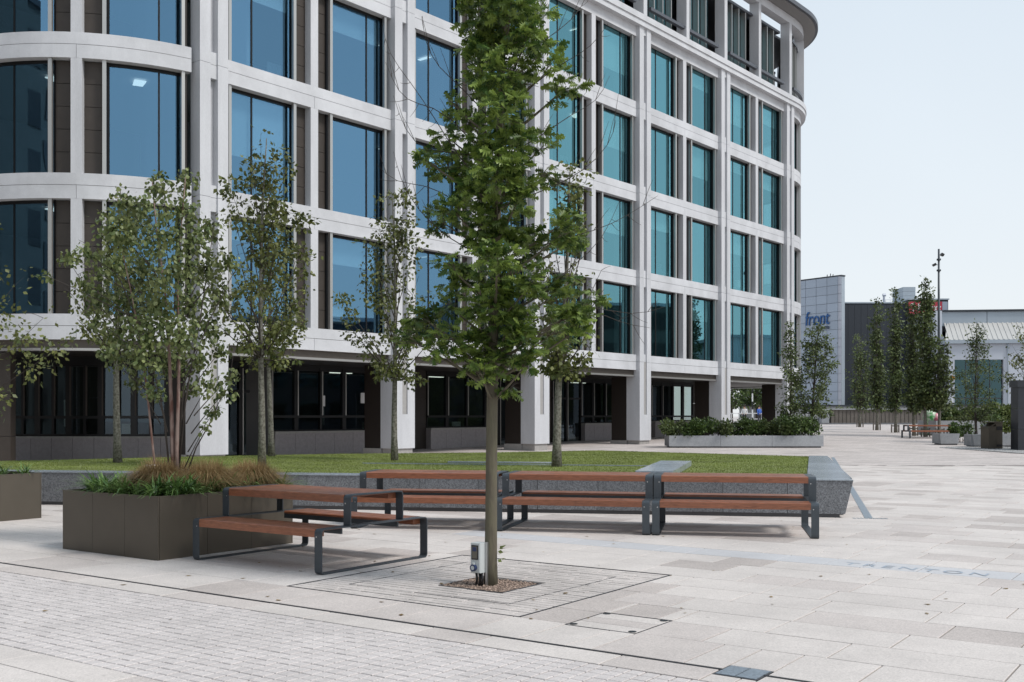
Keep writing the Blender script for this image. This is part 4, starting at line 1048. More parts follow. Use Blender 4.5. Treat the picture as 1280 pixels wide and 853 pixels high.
for pxs, dd in (([(618, 240), (580, 210), (545, 150), (512, 100), (484, 68), (478, 30)], -.3), ([(620, 215), (560, 135), (520, 132), (497, 118), (482, 78)], -.5), ([(618, 290), (570, 250), (530, 228), (495, 232), (470, 205)], -.2),
                ([(620, 330), (560, 300), (520, 262), (500, 225), (492, 190)], .3), ([(618, 200), (570, 190), (530, 190), (505, 165), (492, 120)], .2), ([(622, 160), (580, 110), (545, 85), (530, 50), (528, 20)], -.4),
                ([(624, 150), (670, 100), (710, 75), (740, 60), (760, 30)], -.3), ([(622, 200), (680, 170), (715, 140), (748, 130), (762, 95)], .3), ([(622, 260), (690, 235), (730, 215), (765, 180), (770, 150)], -.3),
                ([(620, 330), (690, 300), (745, 290), (785, 270), (822, 245)], .2), ([(620, 430), (690, 385), (740, 380), (790, 398), (830, 384)], -.3), ([(619, 440), (700, 400), (745, 385), (770, 404), (812, 410)], .1),
                ([(618, 470), (560, 440), (525, 430), (500, 440), (480, 455)], -.4), ([(620, 400), (670, 370), (720, 330), (755, 300), (775, 250)], .4), ([(626, 120), (660, 60), (700, 40), (730, 10), (742, -30)], .2)):
    twig(pxs, dd)
# sprouts at the trunk foot
sp_ = np.array([tuple(ol(621+orr.random()*6, y+orr.uniform(-3, 3), -.05)) for y in (684, 684, 686, 688, 697, 697, 700)]); sdv = np.array([(1, -.1, .5), (1, .1, 0), (.8, -.5, .8), (1, .3, -.3), (1, 0, .6), (.7, -.6, -.3), (1, .2, 0)])
leaves('sprout', sp_, sdv, np.full(7, .055), M['shruby'], 'sim', oak)

tag(leaves('fallen_leaves', fallen, fd, RNG.uniform(.03, .07, len(fallen)), M['dry'], 'sim', None, 30.), 'scattered small dry leaves on the paving round the tables and oak', 'leaves', kind='stuff')
# ---------------- other trees
def lawnD(y): return F*(EYE-ZT)/(y-HOR)
soilz = .64
# birch in the planter: several reddish stems
bb = KN+U*1.02-V*(-.93)+Vector((0, 0, soilz))
birch = thing('birch_tree', 'multi-stemmed birch with peeling reddish bark growing from the bronze planter', 'tree', tuple(bb))
DBc = bb.y
def bl(x, y, dd=0.): p = pt(x, y, DBc+dd); return Vector((p.x-bb.x, p.y-bb.y, p.z-bb.z))
stems = [([(217, 610), (216, 560), (214, 500), (211, 430), (206, 360), (196, 290), (190, 225)], .040, .05), ([(221, 610), (221, 560), (223, 500), (224, 440), (222, 360), (226, 290), (232, 222)], .036, -.08),
         ([(196, 605), (191, 560), (186, 510), (178, 440), (165, 370), (150, 300), (146, 240)], .021, -.2), ([(228, 608), (245, 560), (262, 530), (275, 500), (288, 470), (292, 440)], .012, -.35),
         ([(213, 600), (205, 520), (185, 430), (150, 350), (118, 310), (98, 300)], .016, .25), ([(222, 600), (232, 500), (250, 400), (262, 320), (270, 265)], .018, .2), ([(220, 600), (230, 480), (262, 400), (290, 345), (312, 318)], .013, -.1)]
bcl = []
for k, (px_, r0, dd) in enumerate(stems):
    pl = [bl(x, y, dd*(i/5)) for i, (x, y) in enumerate(px_)]; m_ = MB(); n = len(pl); m_.tube(pl, [r0*.82*(1-.85*i/(n-1)) for i in range(n)], 9); m_.build('stem', M['barkr'] if r0 > .02 else M['twig'], birch, smooth=True)
brr = random.Random(4)
mtw = MB()
BC = [(155, 255, 22), (200, 232, 20), (235, 225, 18), (180, 262, 26), (225, 262, 26), (140, 285, 24), (262, 285, 18), (165, 300, 30), (205, 295, 30), (242, 300, 28), (110, 318, 20), (88, 322, 12), (58, 345, 10), (140, 335, 28), (180, 340, 32), (220, 340, 32), (258, 335, 26), (288, 330, 16),
      (105, 355, 16), (125, 375, 24), (160, 378, 30), (200, 380, 34), (240, 380, 30), (275, 372, 18), (120, 400, 14), (150, 412, 26), (185, 418, 32), (225, 418, 32), (262, 410, 22), (145, 445, 20), (178, 452, 26), (210, 455, 28), (245, 452, 24), (275, 440, 16),
      (170, 480, 14), (195, 490, 14), (238, 485, 14), (262, 480, 18), (280, 492, 16), (268, 515, 12), (256, 535, 9), (290, 470, 12), (125, 440, 8)]
for (x, y, r) in BC:
    dd = brr.uniform(-1, 1)*.65*(1-min(1, abs(x-200)/150)*.4); c = bl(x, y, dd); R_ = r*DBc/F
    a = bl(217+(x-217)*.35, min(y+50, 590), dd*.3); mtw.tube(bez(a, c, .03, 5), [.009, .007, .005, .004, .002], 5, cap=False)
    for _ in range(4):
        q = Vector((brr.gauss(0, 1), brr.gauss(0, 1), brr.gauss(0, .8))).normalized()*R_; mtw.tube(bez(c, c+q, .02, 4), [.003, .0025, .002, .001], 4, cap=False)
    bcl.append((c, R_))
mtw.build('branches', M['twig'], birch, smooth=True)
nl = 7000; wt = np.array([c[1]**2 for c in bcl]); wt /= wt.sum(); idx = RNG.choice(len(bcl), nl, p=wt)
C_ = np.array([tuple(c[0]) for c in bcl])[idx]; S_ = np.array([c[1] for c in bcl])[idx]; o_ = RNG.normal(size=(nl, 3)); o_ /= np.linalg.norm(o_, axis=1, keepdims=True)
pos = C_+o_*(S_*1.0*RNG.uniform(0, 1, nl)**.6)[:, None]; dv = RNG.normal(size=(nl, 3))*.6; dv[:, 2] -= .8
leaves('crown', pos, dv, RNG.uniform(.036, .076, nl), M['birch'], 'rou', birch, roll=.4)

def lt(label, x, y, topy, cxl, cxr, n, seed, tr, z0f=.30, env=None, bm=None, **kw):
    D = lawnD(y); h = EYE+(HOR-topy)*D/F-ZT; r = (cxr-cxl)/2*D/F
    e_ = [(q, r*v) for q, v in (env or [(0, .45), (.2, .85), (.45, 1.0), (.7, .7), (1, .18)])]
    return auto_tree('lawn_tree', label, ((x-640)/F*D, D, ZT-.02), h, z0f, e_, tr, int(n*.95), .105, kw.pop('lm', M['horn']), bm or M['barkd'], seed, group='young trees on the lawn', off=(((cxl+cxr)/2-x)*D/F, 0), clump=.30, **kw)
lt('slim young tree with an olive crown on the lawn just right of the birch', 325, 583, 172, 262, 410, 4300, 1, .075, .33, nbr=34)
lt('young tree on the lawn half hidden behind the slim olive-crowned one', 338, 570, 300, 288, 392, 1500, 2, .08, .42, nbr=18)
lt('young tree with pale spotted trunk on the lawn behind the birch crown', 148, 578, 235, 80, 215, 3000, 3, .085, .40, nbr=24)
lt('open crowned young tree on the lawn to the left of the oak', 495, 575, 243, 428, 548, 3100, 4, .075, .31, nbr=30, env=[(0, .5), (.25, .95), (.5, 1.0), (.75, .6), (1, .2)])
lt('young tree with thick spotted trunk on the lawn to the right of the oak', 698, 583, 205, 664, 770, 3000, 5, .09, .30, nbr=28)
auto_tree('planter_tree', 'tree reaching in from the left edge over the bronze planter', (-8.75, 16.3, soilz), 4.3, .24, [(0, 1.1), (.3, 1.55), (.6, 1.4), (1, .3)], .05, 3600, .085, M['horn'], M['barkd'], 8, nbr=30, clump=.36)
# right group by the granite planter
auto_tree('narrow_tree', 'narrow thin tree at the corner of the office, left of the spreading one', (13.55, 51.3, .6), 5.5, .12, [(0, .4), (.3, .55), (.7, .42), (1, .12)], .06, 2400, .12, M['colm'], M['twig'], 12, nbr=26, clump=.28)
auto_tree('spreading_tree', 'bushy spreading tree behind the granite planter beside the office corner', (14.75, 52.0, .3), 5.8, .24, [(0, .8), (.3, 1.4), (.6, 1.2), (.85, .55), (1, .15)], .08, 4200, .13, M['colm'], M['twig'], 13, nbr=34, clump=.36, off=(.45, 0))
def col(label, x, D, topy, wpx, seed, n=3600, z0y=512):
    zb = ground_z(D); h = EYE+(HOR-topy)*D/F-zb; z0 = (EYE+(HOR-z0y)*D/F-zb)/h; r = wpx/2*D/F
    t = auto_tree('columnar_tree', label, ((x-640)/F*D, D, zb), h, max(.08, z0), [(0, r*.75), (.3, r*1.0), (.7, r*.85), (.9, r*.6), (1, r*.3)], .11, n, .19, M['colm'], M['barkd'], seed, nbr=52, up=1.6, group='columnar trees in a row across the plaza', clump=.36)
    m_ = MB(); m_.tube([(.25, 0, 0), (.25, 0, .55)], .05, 6); m_.tube([(-.25, 0, 0), (-.25, 0, .55)], .05, 6); m_.box(-.28, .28, -.03, .03, .42, .5); m_.build('tree_stake', M['conc2'], t)
    return t
col('short pale green columnar tree, leftmost of the row across the plaza', 1075, 87, 420, 27, 31, 2200)
col('second columnar tree from the left across the plaza, against the charcoal building', 1096, 78.3, 376, 22, 32)
col('third columnar tree from the left, the thinnest, left of the red sign', 1119, 72.7, 364, 17, 33)
col('columnar tree below the left end of the red sign', 1142, 66.4, 378, 22, 34, z0y=515)
col('tallest columnar tree, covering the middle of the red sign', 1157, 64.5, 346, 23, 35, 5200, z0y=510)
col('shortest dark tree of the row, in front of the tall light pole', 1175, 63.9, 425, 34, 36, 2600, z0y=512)
auto_tree('planter_tree', 'leafy tree in the far planter in front of the teal entrance', ((1220-640)/F*56, 56, .5), 6.1, .14, [(0, .7), (.3, 1.25), (.6, 1.0), (.85, .45), (1, .15)], .07, 2600, .13, M['colm'], M['twig'], 41, nbr=32, clump=.34)
auto_tree('planter_tree', 'loose thin tree at the right edge behind the black totem', ((1283-640)/F*54, 54, .5), 5.6, .42, [(0, .9), (.3, 1.5), (.6, 1.3), (1, .3)], .07, 1300, .13, M['horn'], M['twig'], 43, nbr=24, clump=.34)

def shrub(name, label, c, rad, n, ls, m, cat='shrub', group=None, shape='sim', lumps=9):
    t = thing(name, label, cat, (c[0], c[1], c[2]), 0, group); R = random.Random(int(abs(c[0])*100+n))
    L_ = [((R.uniform(-.8, .8)*rad[0], R.uniform(-.8, .8)*rad[1], R.uniform(.35, .75)*rad[2]), R.uniform(.6, 1.0)) for _ in range(lumps)]
    idx = RNG.integers(0, lumps, n); C_ = np.array([l[0] for l in L_])[idx]; S_ = np.array([l[1] for l in L_])[idx]
    o = RNG.normal(size=(n, 3)); o /= np.linalg.norm(o, axis=1, keepdims=True); k = min(rad[0], rad[1], rad[2])*.62
    pos = C_+o*(S_*k*RNG.uniform(.2, 1, n)**.5)[:, None]; pos[:, 2] = np.abs(pos[:, 2]); dv = o+RNG.normal(size=(n, 3))*.5
    leaves('foliage', pos, dv, ls*RNG.uniform(.6, 1.3, n), m, shape, t)
    m_ = MB()
    for l in L_: m_.tube(bez((l[0][0]*.3, l[0][1]*.3, -.05), l[0], .02, 4), [.015, .012, .009, .005], 5, cap=False)
    m_.build('stems', M['twig'], t)
    return t
# granite planter on the right of the office entrance
def trough(label, x0, x1, D, hgt, dep, name='granite_planter', m=None, batter=.0, z=None):
    zz = ground_z(D) if z is None else z; t = thing(name, label, 'planter', ((x0+x1)/2, D, zz)); hw = (x1-x0)/2; n = max(1, round((x1-x0)/2.4)); w_ = 2*hw/n; m = m or M['conc']
    m_ = MB(); m_.box(-hw+.1, hw-.1, .08, dep-.05, -.05, .07); m_.build('recessed_base', M['iron'], t)
    for i in range(n):
        m_ = MB(); a, b = -hw+i*w_+.006, -hw+(i+1)*w_-.006; m_.prism([(a+(batter if i == 0 else 0), batter), (b-(batter if i == n-1 else 0), batter), (b-(batter if i == n-1 else 0), .16), (a+(batter if i == 0 else 0), .16)], .07, hgt, poly_top=[(a, 0), (b, 0), (b, .16), (a, .16)]); m_.build('front_panel', m, t)
    m_ = MB(); m_.box(-hw, -hw+.16, .165, dep, .07, hgt-.003); m_.build('side_panel', m, t); m_ = MB(); m_.box(hw-.16, hw, .165, dep, .07, hgt-.003); m_.build('side_panel', m, t)
    m_ = MB(); m_.box(-hw+.16, hw-.16, .16, dep-.05, .07, hgt-.08); m_.build('soil', M['soil'], t); return t
trough('long low grey granite planter full of clipped shrubs in front of the office', 7.45, 14.78, 50, .58, 1.5)
for k in range(9):
    x = 7.4+k*.80+.3
    shrub('shrub', ['dark green shrub at the left end of the granite planter', 'dark green shrub second from the left in the granite planter', 'third shrub from the left in the granite planter', 'low middle-left shrub in the granite planter', 'middle shrub in the granite planter', 'brownish dark shrub right of the middle of the granite planter', 'shrub third from the right end of the granite planter', 'bright shrub second from the right end of the granite planter', 'taller dark shrub at the right end of the granite planter'][k],
          (x, 50.55, .55), (.66, .6, 1.0 if k in (2, 4, 7, 8) else .78), 1500, .12, M['shrub'] if k % 3 else M['colm'], group='shrubs in the granite planter')
trough('short grey granite planter end behind the long one', 13.4, 15.3, 54, .62, 1.2)
shrub('shrub', 'yellow green rounded shrub behind the right end of the granite planter', (14.4, 53.9, .6), (.8, .6, 1.1), 900, .13, M['shruby'])

# far right planters, hedges, bin, totem, gravel
def far(x, y_or_D): return (x-640)/F*y_or_D
trough('small pale concrete planter behind the distant picnic table', far(1175, 53), far(1200, 53), 53, .58, 1.0, 'concrete_planter', batter=.06)
shrub('shrub', 'dark bushy shrub spilling over the small concrete planter', (far(1207, 53), 53.6, .3), (.75, .5, 1.0), 1100, .13, M['shrub'])
trough('slanted concrete planter behind the brown bin', far(1216, 50.5), far(1233, 50.5), 50.5, .62, 1.0, 'concrete_planter', batter=.12)
trough('concrete planter between the bin and the black totem', far(1251, 51), far(1275, 51), 51, .62, 1.2, 'concrete_planter', batter=.04)
trough('long pale concrete retaining planter behind the distant picnic table', far(1170, 66.5), far(1290, 66.5), 66.5, .95, 3.0, 'concrete_planter')
for k, (x, D, rx, rz_, m, lab) in enumerate(((1188, 70, 1.0, 2.0, 'shrub', 'leftmost high hedge shrub under the teal entrance'), (1205, 70, 1.1, 2.2, 'shruby', 'second high hedge shrub under the teal entrance'), (1225, 70, 1.1, 2.1, 'shrub', 'third high hedge shrub under the teal entrance'),
                                        (1244, 70, 1.1, 2.3, 'shruby', 'pale hedge shrub under the right end of the teal entrance'), (1262, 70, 1.1, 2.3, 'shruby', 'hedge shrub beside the black totem'), (1284, 70, 1.1, 2.2, 'shrub', 'hedge shrub beyond the right edge'))):
    shrub('hedge_shrub', lab, (far(x, D), D, .3), (rx*1.1, .8, rz_*1.0), 2000, .17, M[m], 'hedge', 'hedge under the teal entrance', lumps=14)
for k, (x, D, lab, m) in enumerate(((1200, 67.3, 'low yellow green mound at the left of the far concrete planter', 'shruby'), (1222, 67.3, 'low yellow green mound in the middle of the far concrete planter', 'shruby'), (1240, 57, 'low dark shrub just left of the brown bin', 'shrub'), (1255, 56, 'yellow green bush right of the brown bin', 'shruby'), (1268, 56, 'yellow green bush next to the black totem', 'shruby'))):
    shrub('shrub', lab, (far(x, D), D, .95 if D > 60 else .45), (.9, .5, .55 if D > 60 else 1.35), 900, .13, M[m])
t = thing('litter_bin', 'brown metal litter bin with slanted hood on the plaza', 'bin', (far(1239.5, 48.8), 48.8, ground_z(48.8)), .35)
m_ = MB(); m_.box(-.40, 0, -.25, .25, .03, 1.05); m_.build('body', M['bronze'], t)
m_ = MB(); m_.box(.006, .40, -.25, .25, .03, 1.22); m_.build('body', M['bronze'], t)
m_ = MB(); m_.prism([(-.42, -.27), (.42, -.27), (.42, .27), (-.42, .27)], 1.225, 1.27); m_.build('lid', M['bronze'], t)
m_ = MB(); m_.add([(-.41, -.26, 1.0), (0, -.26, 1.22), (0, .26, 1.22), (-.41, .26, 1.0), (-.41, -.26, .95), (0, -.26, 1.17), (0, .26, 1.17), (-.41, .26, .95)], [(0, 1, 2, 3), (7, 6, 5, 4), (0, 4, 5, 1), (1, 5, 6, 2), (2, 6, 7, 3), (3, 7, 4, 0)]); m_.build('hood', M['bronze'], t)
m_ = MB(); m_.box(.05, .36, -.262, -.25, .88, 1.05); m_.build('opening', M['black'], t)
m_ = MB(); m_.box(.05, .36, -.262, -.25, .12, .22); m_.build('vent', M['black'], t)
m_ = MB(); m_.box(-.36, .36, -.22, .22, 0, .03); m_.build('base', M['iron'], t)
t = thing('totem_sign', 'tall black totem cut off by the right edge of the photo', 'totem', (far(1267.5, 47.5)+.9, 47.5, ground_z(47.5)))
for k in range(3):
    m_ = MB(); m_.box(-.88, .88, -.35, .35, k*.95+.005, (k+1)*.95-.005); m_.build('side_panel', M['tot'], t)
m_ = MB(); m_.box(-.93, .93, -.40, .40, 2.85, 3.15); m_.build('cap', M['tot'], t)
gp = [(far(1176, 50), 50.2), (far(1290, 44), 43.4), (far(1300, 48), 48.5), (far(1235, 52), 52)]
def fng():
    while True:
        a, b = rr.random(), rr.random(); p = [(1-a)*(1-b), a*(1-b), a*b, (1-a)*b]; return sum(w_*q[0] for w_, q in zip(p, gp)), sum(w_*q[1] for w_, q in zip(p, gp)), ground_z(sum(w_*q[1] for w_, q in zip(p, gp)))+.01
o = pebbles('gravel_bed', 6000, fng, .02, .05, M['gravelg'], None, [(x, y, ground_z(y)+.012) for x, y in gp]); tag(o, 'grey gravel bed round the foot of the bin and totem', 'gravel')

# painted sculpture: a plain rounded painted form on a base
t = thing('painted_sculpture', 'rounded glossy sculpture painted green and pink behind the distant picnic table', 'sculpture', (far(1164.5, 68), 68, ground_z(68)))
m_ = MB(); m_.box(-.6, .3, -.3, .3, 0, .12); m_.build('base', M['green'], t)
m_ = MB(); m_.lathe([(.22, .12), (.30, .3), (.26, .6), (.38, .85), (.45, 1.15), (.40, 1.4), (.22, 1.6), (.02, 1.66)], 16, (-.1, 0)); m_.build('body', M['green'], t, smooth=True)
m_ = MB(); m_.lathe([(.05, .75), (.22, .85), (.30, 1.05), (.24, 1.3), (.08, 1.42)], 14, (.18, -.18)); m_.build('painted_bulge', M['pink'], t, smooth=True)
# light pole
t = thing('light_pole', 'tall slim dark light pole with two small floodlights above the red sign', 'light pole', (far(1173.5, 70), 70, ground_z(70)))
zt = EYE+(HOR-311.5)*70/F-ground_z(70)
m_ = MB(); m_.tube([(0, 0, 0), (0, 0, zt*.5), (0, 0, zt)], [.10, .085, .065], 10); m_.build('pole', M['steel'], t, smooth=True)
for (dx, dz) in ((.22, -.38), (-.30, -1.05)):
    z = zt+dz; m_ = MB(); m_.tube([(0, 0, z), (dx*.7, 0, z)], .02, 6); l_ = m_.build('bracket', M['steel'], t)
    m_ = MB(); Mx = Matrix.Translation((dx, -.02, z)) @ Matrix.Rotation(.5*(1 if dx > 0 else -1), 4, 'Y'); m_.box(-.10, .10, -.12, .12, -.08, .08, 0, Mx); m_.build('floodlight', M['black'], t)
for dz in (-.70, -1.42): m_ = MB(); m_.lathe([(.13, zt+dz-.06), (.15, zt+dz), (.13, zt+dz+.06)], 10); m_.build('collar', M['steel'], t)

# ribbed far wall, terraces
t = thing('ribbed_wall', 'low ribbed brown concrete wall across the far end of the plaza', 'wall', (far(1039, 97), 97, ground_z(97)))
W0 = 0; W1 = far(1290, 97)-far(1039, 97); hgt = 1.32
m_ = MB(); m_.box(W0, W1, .06, .5, 0, hgt); m_.build('wall_core', M['conc2'], t)
n = 26; w_ = (far(1165, 97)-far(1039, 97))/n
for i in range(n*2):
    m_ = MB(); m_.box(W0+i*w_/1+.02, W0+(i+1)*w_-.06, .02, .06, .02, hgt-.02)
    if W0+(i+1)*w_ < W1: m_.build('rib', M['conc2'], t)
m_ = MB(); m_.box(W0-.2, W1, -.1, .6, hgt, hgt+.12); m_.build('coping', M['conc'], t)
m_ = MB(); m_.box(W0-.9, W0-.21, -.1, 1.2, 0, hgt+.1); m_.build('end_post', M['conc'], t)
m_ = MB(); m_.box(W0-14, W1, -.9, -.5, -.05, .12); m_.build('step', M['granite'], t)
t = thing('terrace_wall', 'raised grey terrace wall with a long coping above the ribbed wall', 'wall', (far(1000, 106), 106, .8))
m_ = MB(); m_.box(-6, far(1290, 106)-far(1000, 106), 0, .5, 0, 1.75); m_.build('wall_core', M['conc'], t)
m_ = MB(); m_.box(-6, far(1290, 106)-far(1000, 106), -.1, .6, 1.75, 1.9); m_.build('coping', M['mdark'], t)
shrub('shrub', 'low dry grassy planting on the terrace left of the row of trees', (far(1050, 101), 101, 1.6), (3.6, .8, .8), 900, .2, M['shruby'], lumps=20)
t = thing('terrace_bench', 'small dark bench on the terrace at the foot of the panelled wall', 'bench', (far(1024, 98), 98, ground_z(98)))
m_ = MB(); m_.box(-1.2, 1.2, -.2, .2, .42, .5); m_.build('seat', M['steel'], t)
for s in (-1, 1): m_ = MB(); m_.box(s*.9-.06, s*.9+.06, -.18, .18, 0, .42); m_.build('leg', M['steel'], t)
t = thing('blue_sign_board', 'small blue notice board at the foot of the panelled wall', 'sign', (far(1017.5, 103), 103, .88))
m_ = MB(); m_.box(-.55, .55, -.03, .03, 1.2, 1.9); m_.build('board', M['bluep'], t)
for s in (-1, 1): m_ = MB(); m_.box(s*.5-.03, s*.5+.03, -.03, .03, 0, 1.2); m_.build('post', M['iron'], t)

# ============================================================ FAR BUILDINGS
# panelled silver wall
p_r = pt(1051.3, 345, 120); p_l = pt(1003, 351, 124.3); dv_ = Vector((p_l.x-p_r.x, p_l.y-p_r.y, 0)); 
hd = math.atan2(p_r.y-p_l.y, p_r.x-p_l.x)
t = thing('panelled_tower', 'silver panelled shopping centre tower with blue lettering beside the office corner', 'building', (p_r.x, p_r.y, .5), hd)
top = p_r.z-.5; ph = 1.01; WM = 12.0
m_ = MB(); m_.box(-WM, 0, .1, .7, 0, top-.05); m_.build('wall', M['mband'], t)
cols = [(-.42, 0), (-1.92, -.42), (-3.42, -1.92), (-4.92, -3.42), (-6.42, -4.92), (-7.92, -6.42), (-9.42, -7.92), (-10.92, -9.42)]
nr_ = int(top/ph)
pmesh = {}
for ci, (a, b) in enumerate(cols):
    for r in range(nr_+1):
        z1 = top-r*ph; z0 = max(0, z1-ph)
        if z1-z0 < .1: continue
        key = (ci == 0, r == nr_)
        if key not in pmesh:
            m_ = MB(); m_.box(0, (b-a)-.045, 0, .1, 0, z1-z0-.045); pmesh[key] = m_.mesh('facade_panel', M['mallp2'] if ci == 0 else M['mallp'])
        link('facade_panel', pmesh[key], t, (a+.022, 0, z0+.022))
m_ = MB(); m_.box(-WM, .05, -.03, .75, top-.03, top+.12); m_.build('coping', M['mdark'], t)
me = text_mesh('front', 1, .04, shear=.12); fit_text(me, 3.35, 1.6); me.materials.append(M['blue'])
link('lettering', me, t, (-4.85, -.10, EYE+(HOR-405.5)*121.5/F-.5), (PI/2, 0, 0))
me = text_mesh('Centre', 1, .03, shear=.1); fit_text(me, 1.55, .5); me.materials.append(M['navy'])
link('lettering', me, t, (-3.1, -.10, EYE+(HOR-411.5)*121.3/F-.5), (PI/2, 0, 0))
for (x, hh) in ((-2.2, .28), (-1.75, .35), (-1.4, .25)):
    m_ = MB(); m_.tube([(x, .4, top+.12), (x+.05, .4, top+.12+hh)], .05, 5); m_.build('roof_light', M['iron'], t)
# charcoal building
Dm = 123.0
t = thing('charcoal_building', 'big charcoal clad shopping building with a red sign behind the columnar trees', 'building', (far(1052, Dm), Dm, .5))
x1 = far(1133, Dm)-far(1052, Dm); x2 = far(1183.5, Dm)-far(1052, Dm)
zt1 = EYE+(HOR-379.5)*Dm/F-.5; zt2 = EYE+(HOR-375.5)*Dm/F-.5
m_ = MB(); m_.box(.05, x1, 0, 20, 0, zt1); m_.build('wall', M['mdark'], t)
m_ = MB(); m_.box(x1+.01, x2, -.4, 20, 0, zt2); m_.build('wall', M['mdark'], t)
k = int(x2/.75)
for i in range(k):
    xx = i*.75; m_ = MB(); off_ = 0 if xx < x1-.7 else -.4; zt_ = zt1 if xx < x1-.7 else zt2; m_.box(xx+.012, xx+.738, off_-.04, off_-.002, .1, zt_-.15); m_.build('cladding_panel', M['mdark'], t)
m_ = MB(); m_.box(0, x1, -.1, 20, zt1+.002, zt1+.15); m_.box(x1+.012, x2+.1, -.5, 20, zt2+.002, zt2+.15); m_.build('coping', M['mband'], t)
sx0, sx1 = far(1133.5, Dm)-far(1052, Dm), far(1175, Dm)-far(1052, Dm); sz1 = EYE+(HOR-378)*Dm/F-.5; sz0 = EYE+(HOR-393)*Dm/F-.5
m_ = MB(); m_.box(sx0, sx1, -.62, -.48, sz0, sz1); sg = m_.build('sign_board', M['mred'], t)
me = text_mesh('T K maxx', 1, .03, spacing=1.1); fit_text(me, 3.5, .95); me.materials.append(M['white']); link('lettering', me, sg, (sx0+.25, -.66, sz0+.25), (PI/2, 0, 0))
m_ = MB(); m_.box(sx1+.03, far(1182, Dm)-far(1052, Dm), -.6, -.48, sz0, sz1); m_.build('facade_panel', M['mallp'], t)
zp = EYE+(HOR-357)*Dm/F-.5; a, b = far(1135, Dm)-far(1052, Dm), far(1150.5, Dm)-far(1052, Dm)
for r in range(3):
    m_ = MB(); m_.box(a, b, 1.5, 5, zt2+.15+r*(zp-zt2-.15)/3+.02, zt2+.15+(r+1)*(zp-zt2-.15)/3); m_.build('roof_plant_unit', M['mband'], t)
x = far(1112.5, Dm)-far(1052, Dm); m_ = MB(); m_.tube([(x, 2, zt1), (x, 2, zt1+1.2)], .13, 8); m_.tube([(x-.15, 2, zt1+1.2), (x+.2, 2, zt1+1.2)], .17, 8); m_.build('chimney', M['mallp2'], t)
for (xa, xb) in ((1100, 1106),):
    xa, xb = far(xa, Dm)-far(1052, Dm), far(xb, Dm)-far(1052, Dm); m_ = MB(); m_.tube([(xa, 2, zt1)]+[((xa+xb)/2-math.cos(k*PI/6)*(xb-xa)/2, 2, zt1+.15+math.sin(k*PI/6)*.35) for k in range(7)]+[(xb, 2, zt1)], .05, 5); m_.build('roof_pipe', M['iron'], t)
m_ = MB()
for k in range(14): xx = x+k*.55; m_.tube([(xx, 3, zt1), (xx, 3, zt1+.75)], .02, 4)
m_.tube([(x, 3, zt1+.75), (x+7.2, 3, zt1+.75)], .02, 4); m_.build('railing', M['mallp2'], t)
for s_x in (1178, 1177): pass
# pale market hall
Dh = 112.0
t = thing('pale_hall', 'long pale building with ribbed roof and teal glass entrance at the right', 'building', (far(1184, Dh), Dh, .5), math.radians(-7))
def hz(y): return EYE+(HOR-y)*Dh/F-.5
W2 = 26
m_ = MB(); m_.box(0, .75, 0, 12, 0, hz(430)); m_.box(5.7, W2, 0, 12, 0, hz(430)); m_.box(.752, 5.698, .0, 12, hz(450), hz(430)-.002); m_.build('wall', M['mwhite'], t)
m_ = MB(); m_.box(-.3, W2, -.35, 12, hz(430)+.004, hz(425.5)); m_.build('gutter', M['mband'], t)
zr0, zr1 = hz(425.5), hz(411)
m_ = MB(); m_.add([(-.3, -.3, zr0), (W2, -.3, zr0), (W2, 3, zr1+.8), (-.3+1.1, 3, zr1+.8)], [(0, 1, 2, 3)]); m_.build('roof', M['mroof'], t)
for i in range(52):
    xx = i*.5+.1
    m_ = MB(); m_.add([(xx, -.3, zr0+.02), (xx+.16, -.3, zr0+.02), (xx+.16+.4, 3, zr1+.82), (xx+.4, 3, zr1+.82), (xx, -.3, zr0+.06), (xx+.16, -.3, zr0+.06), (xx+.56, 3, zr1+.86), (xx+.4, 3, zr1+.86)], [(4, 5, 6, 7), (0, 1, 5, 4), (1, 2, 6, 5), (3, 0, 4, 7)]); m_.build('roof_rib', M['mroof'], t)
for i in range(5):
    m_ = MB(); m_.box(-.2+i*5.2, -.2+(i+1)*5.2-.06, 3, 12, zr1+.5, zr1+2.05); m_.build('upper_panel', M['mband'], t)
m_ = MB(); m_.add([(-.25, -.2, zr0-.3), (-.25, 12, zr0-.3), (-.25, 12, zr1+2), (-.25, 3.05, zr1+2), (-.25, 3.05, zr1+.75), (-.25, -.2, zr0)], [(5, 4, 3, 2, 1, 0)]); m_.build('gable', M['mwhite'], t)
m_ = MB(); m_.box(-.9, -.26, 1.0, 12, 0, zr1+2.0); m_.build('wall', M['mwhite'], t)
m_ = MB(); m_.box(-.3, W2, 2.8, 12.2, zr1+2.06, zr1+2.25); m_.build('coping', M['mdark'], t)
for i in range(4):
    a, b = .78+i*1.225, .78+(i+1)*1.225-.06
    m_ = MB(); m_.box(a, b, .35, .40, 0, hz(450)); m_.build('pane', M['entr'], t)
m_ = MB()
for i in range(5): m_.box(.74+i*1.225-.03, .74+i*1.225+.03, .28, .42, 0, hz(450)-.003)
m_.box(.75, 5.7, .28, .42, 2.9, 3.0); m_.build('entrance_frame', M['iron'], t)
m_ = MB(); m_.box(.76, 5.69, 4, 4.1, 0, hz(450)); m_.build('interior_wall', M['interior'], t)
m_ = MB(); m_.tube([(6.1, -.12, 0), (6.1, -.12, hz(430))], .07, 6); m_.build('drainpipe', M['mband'], t)
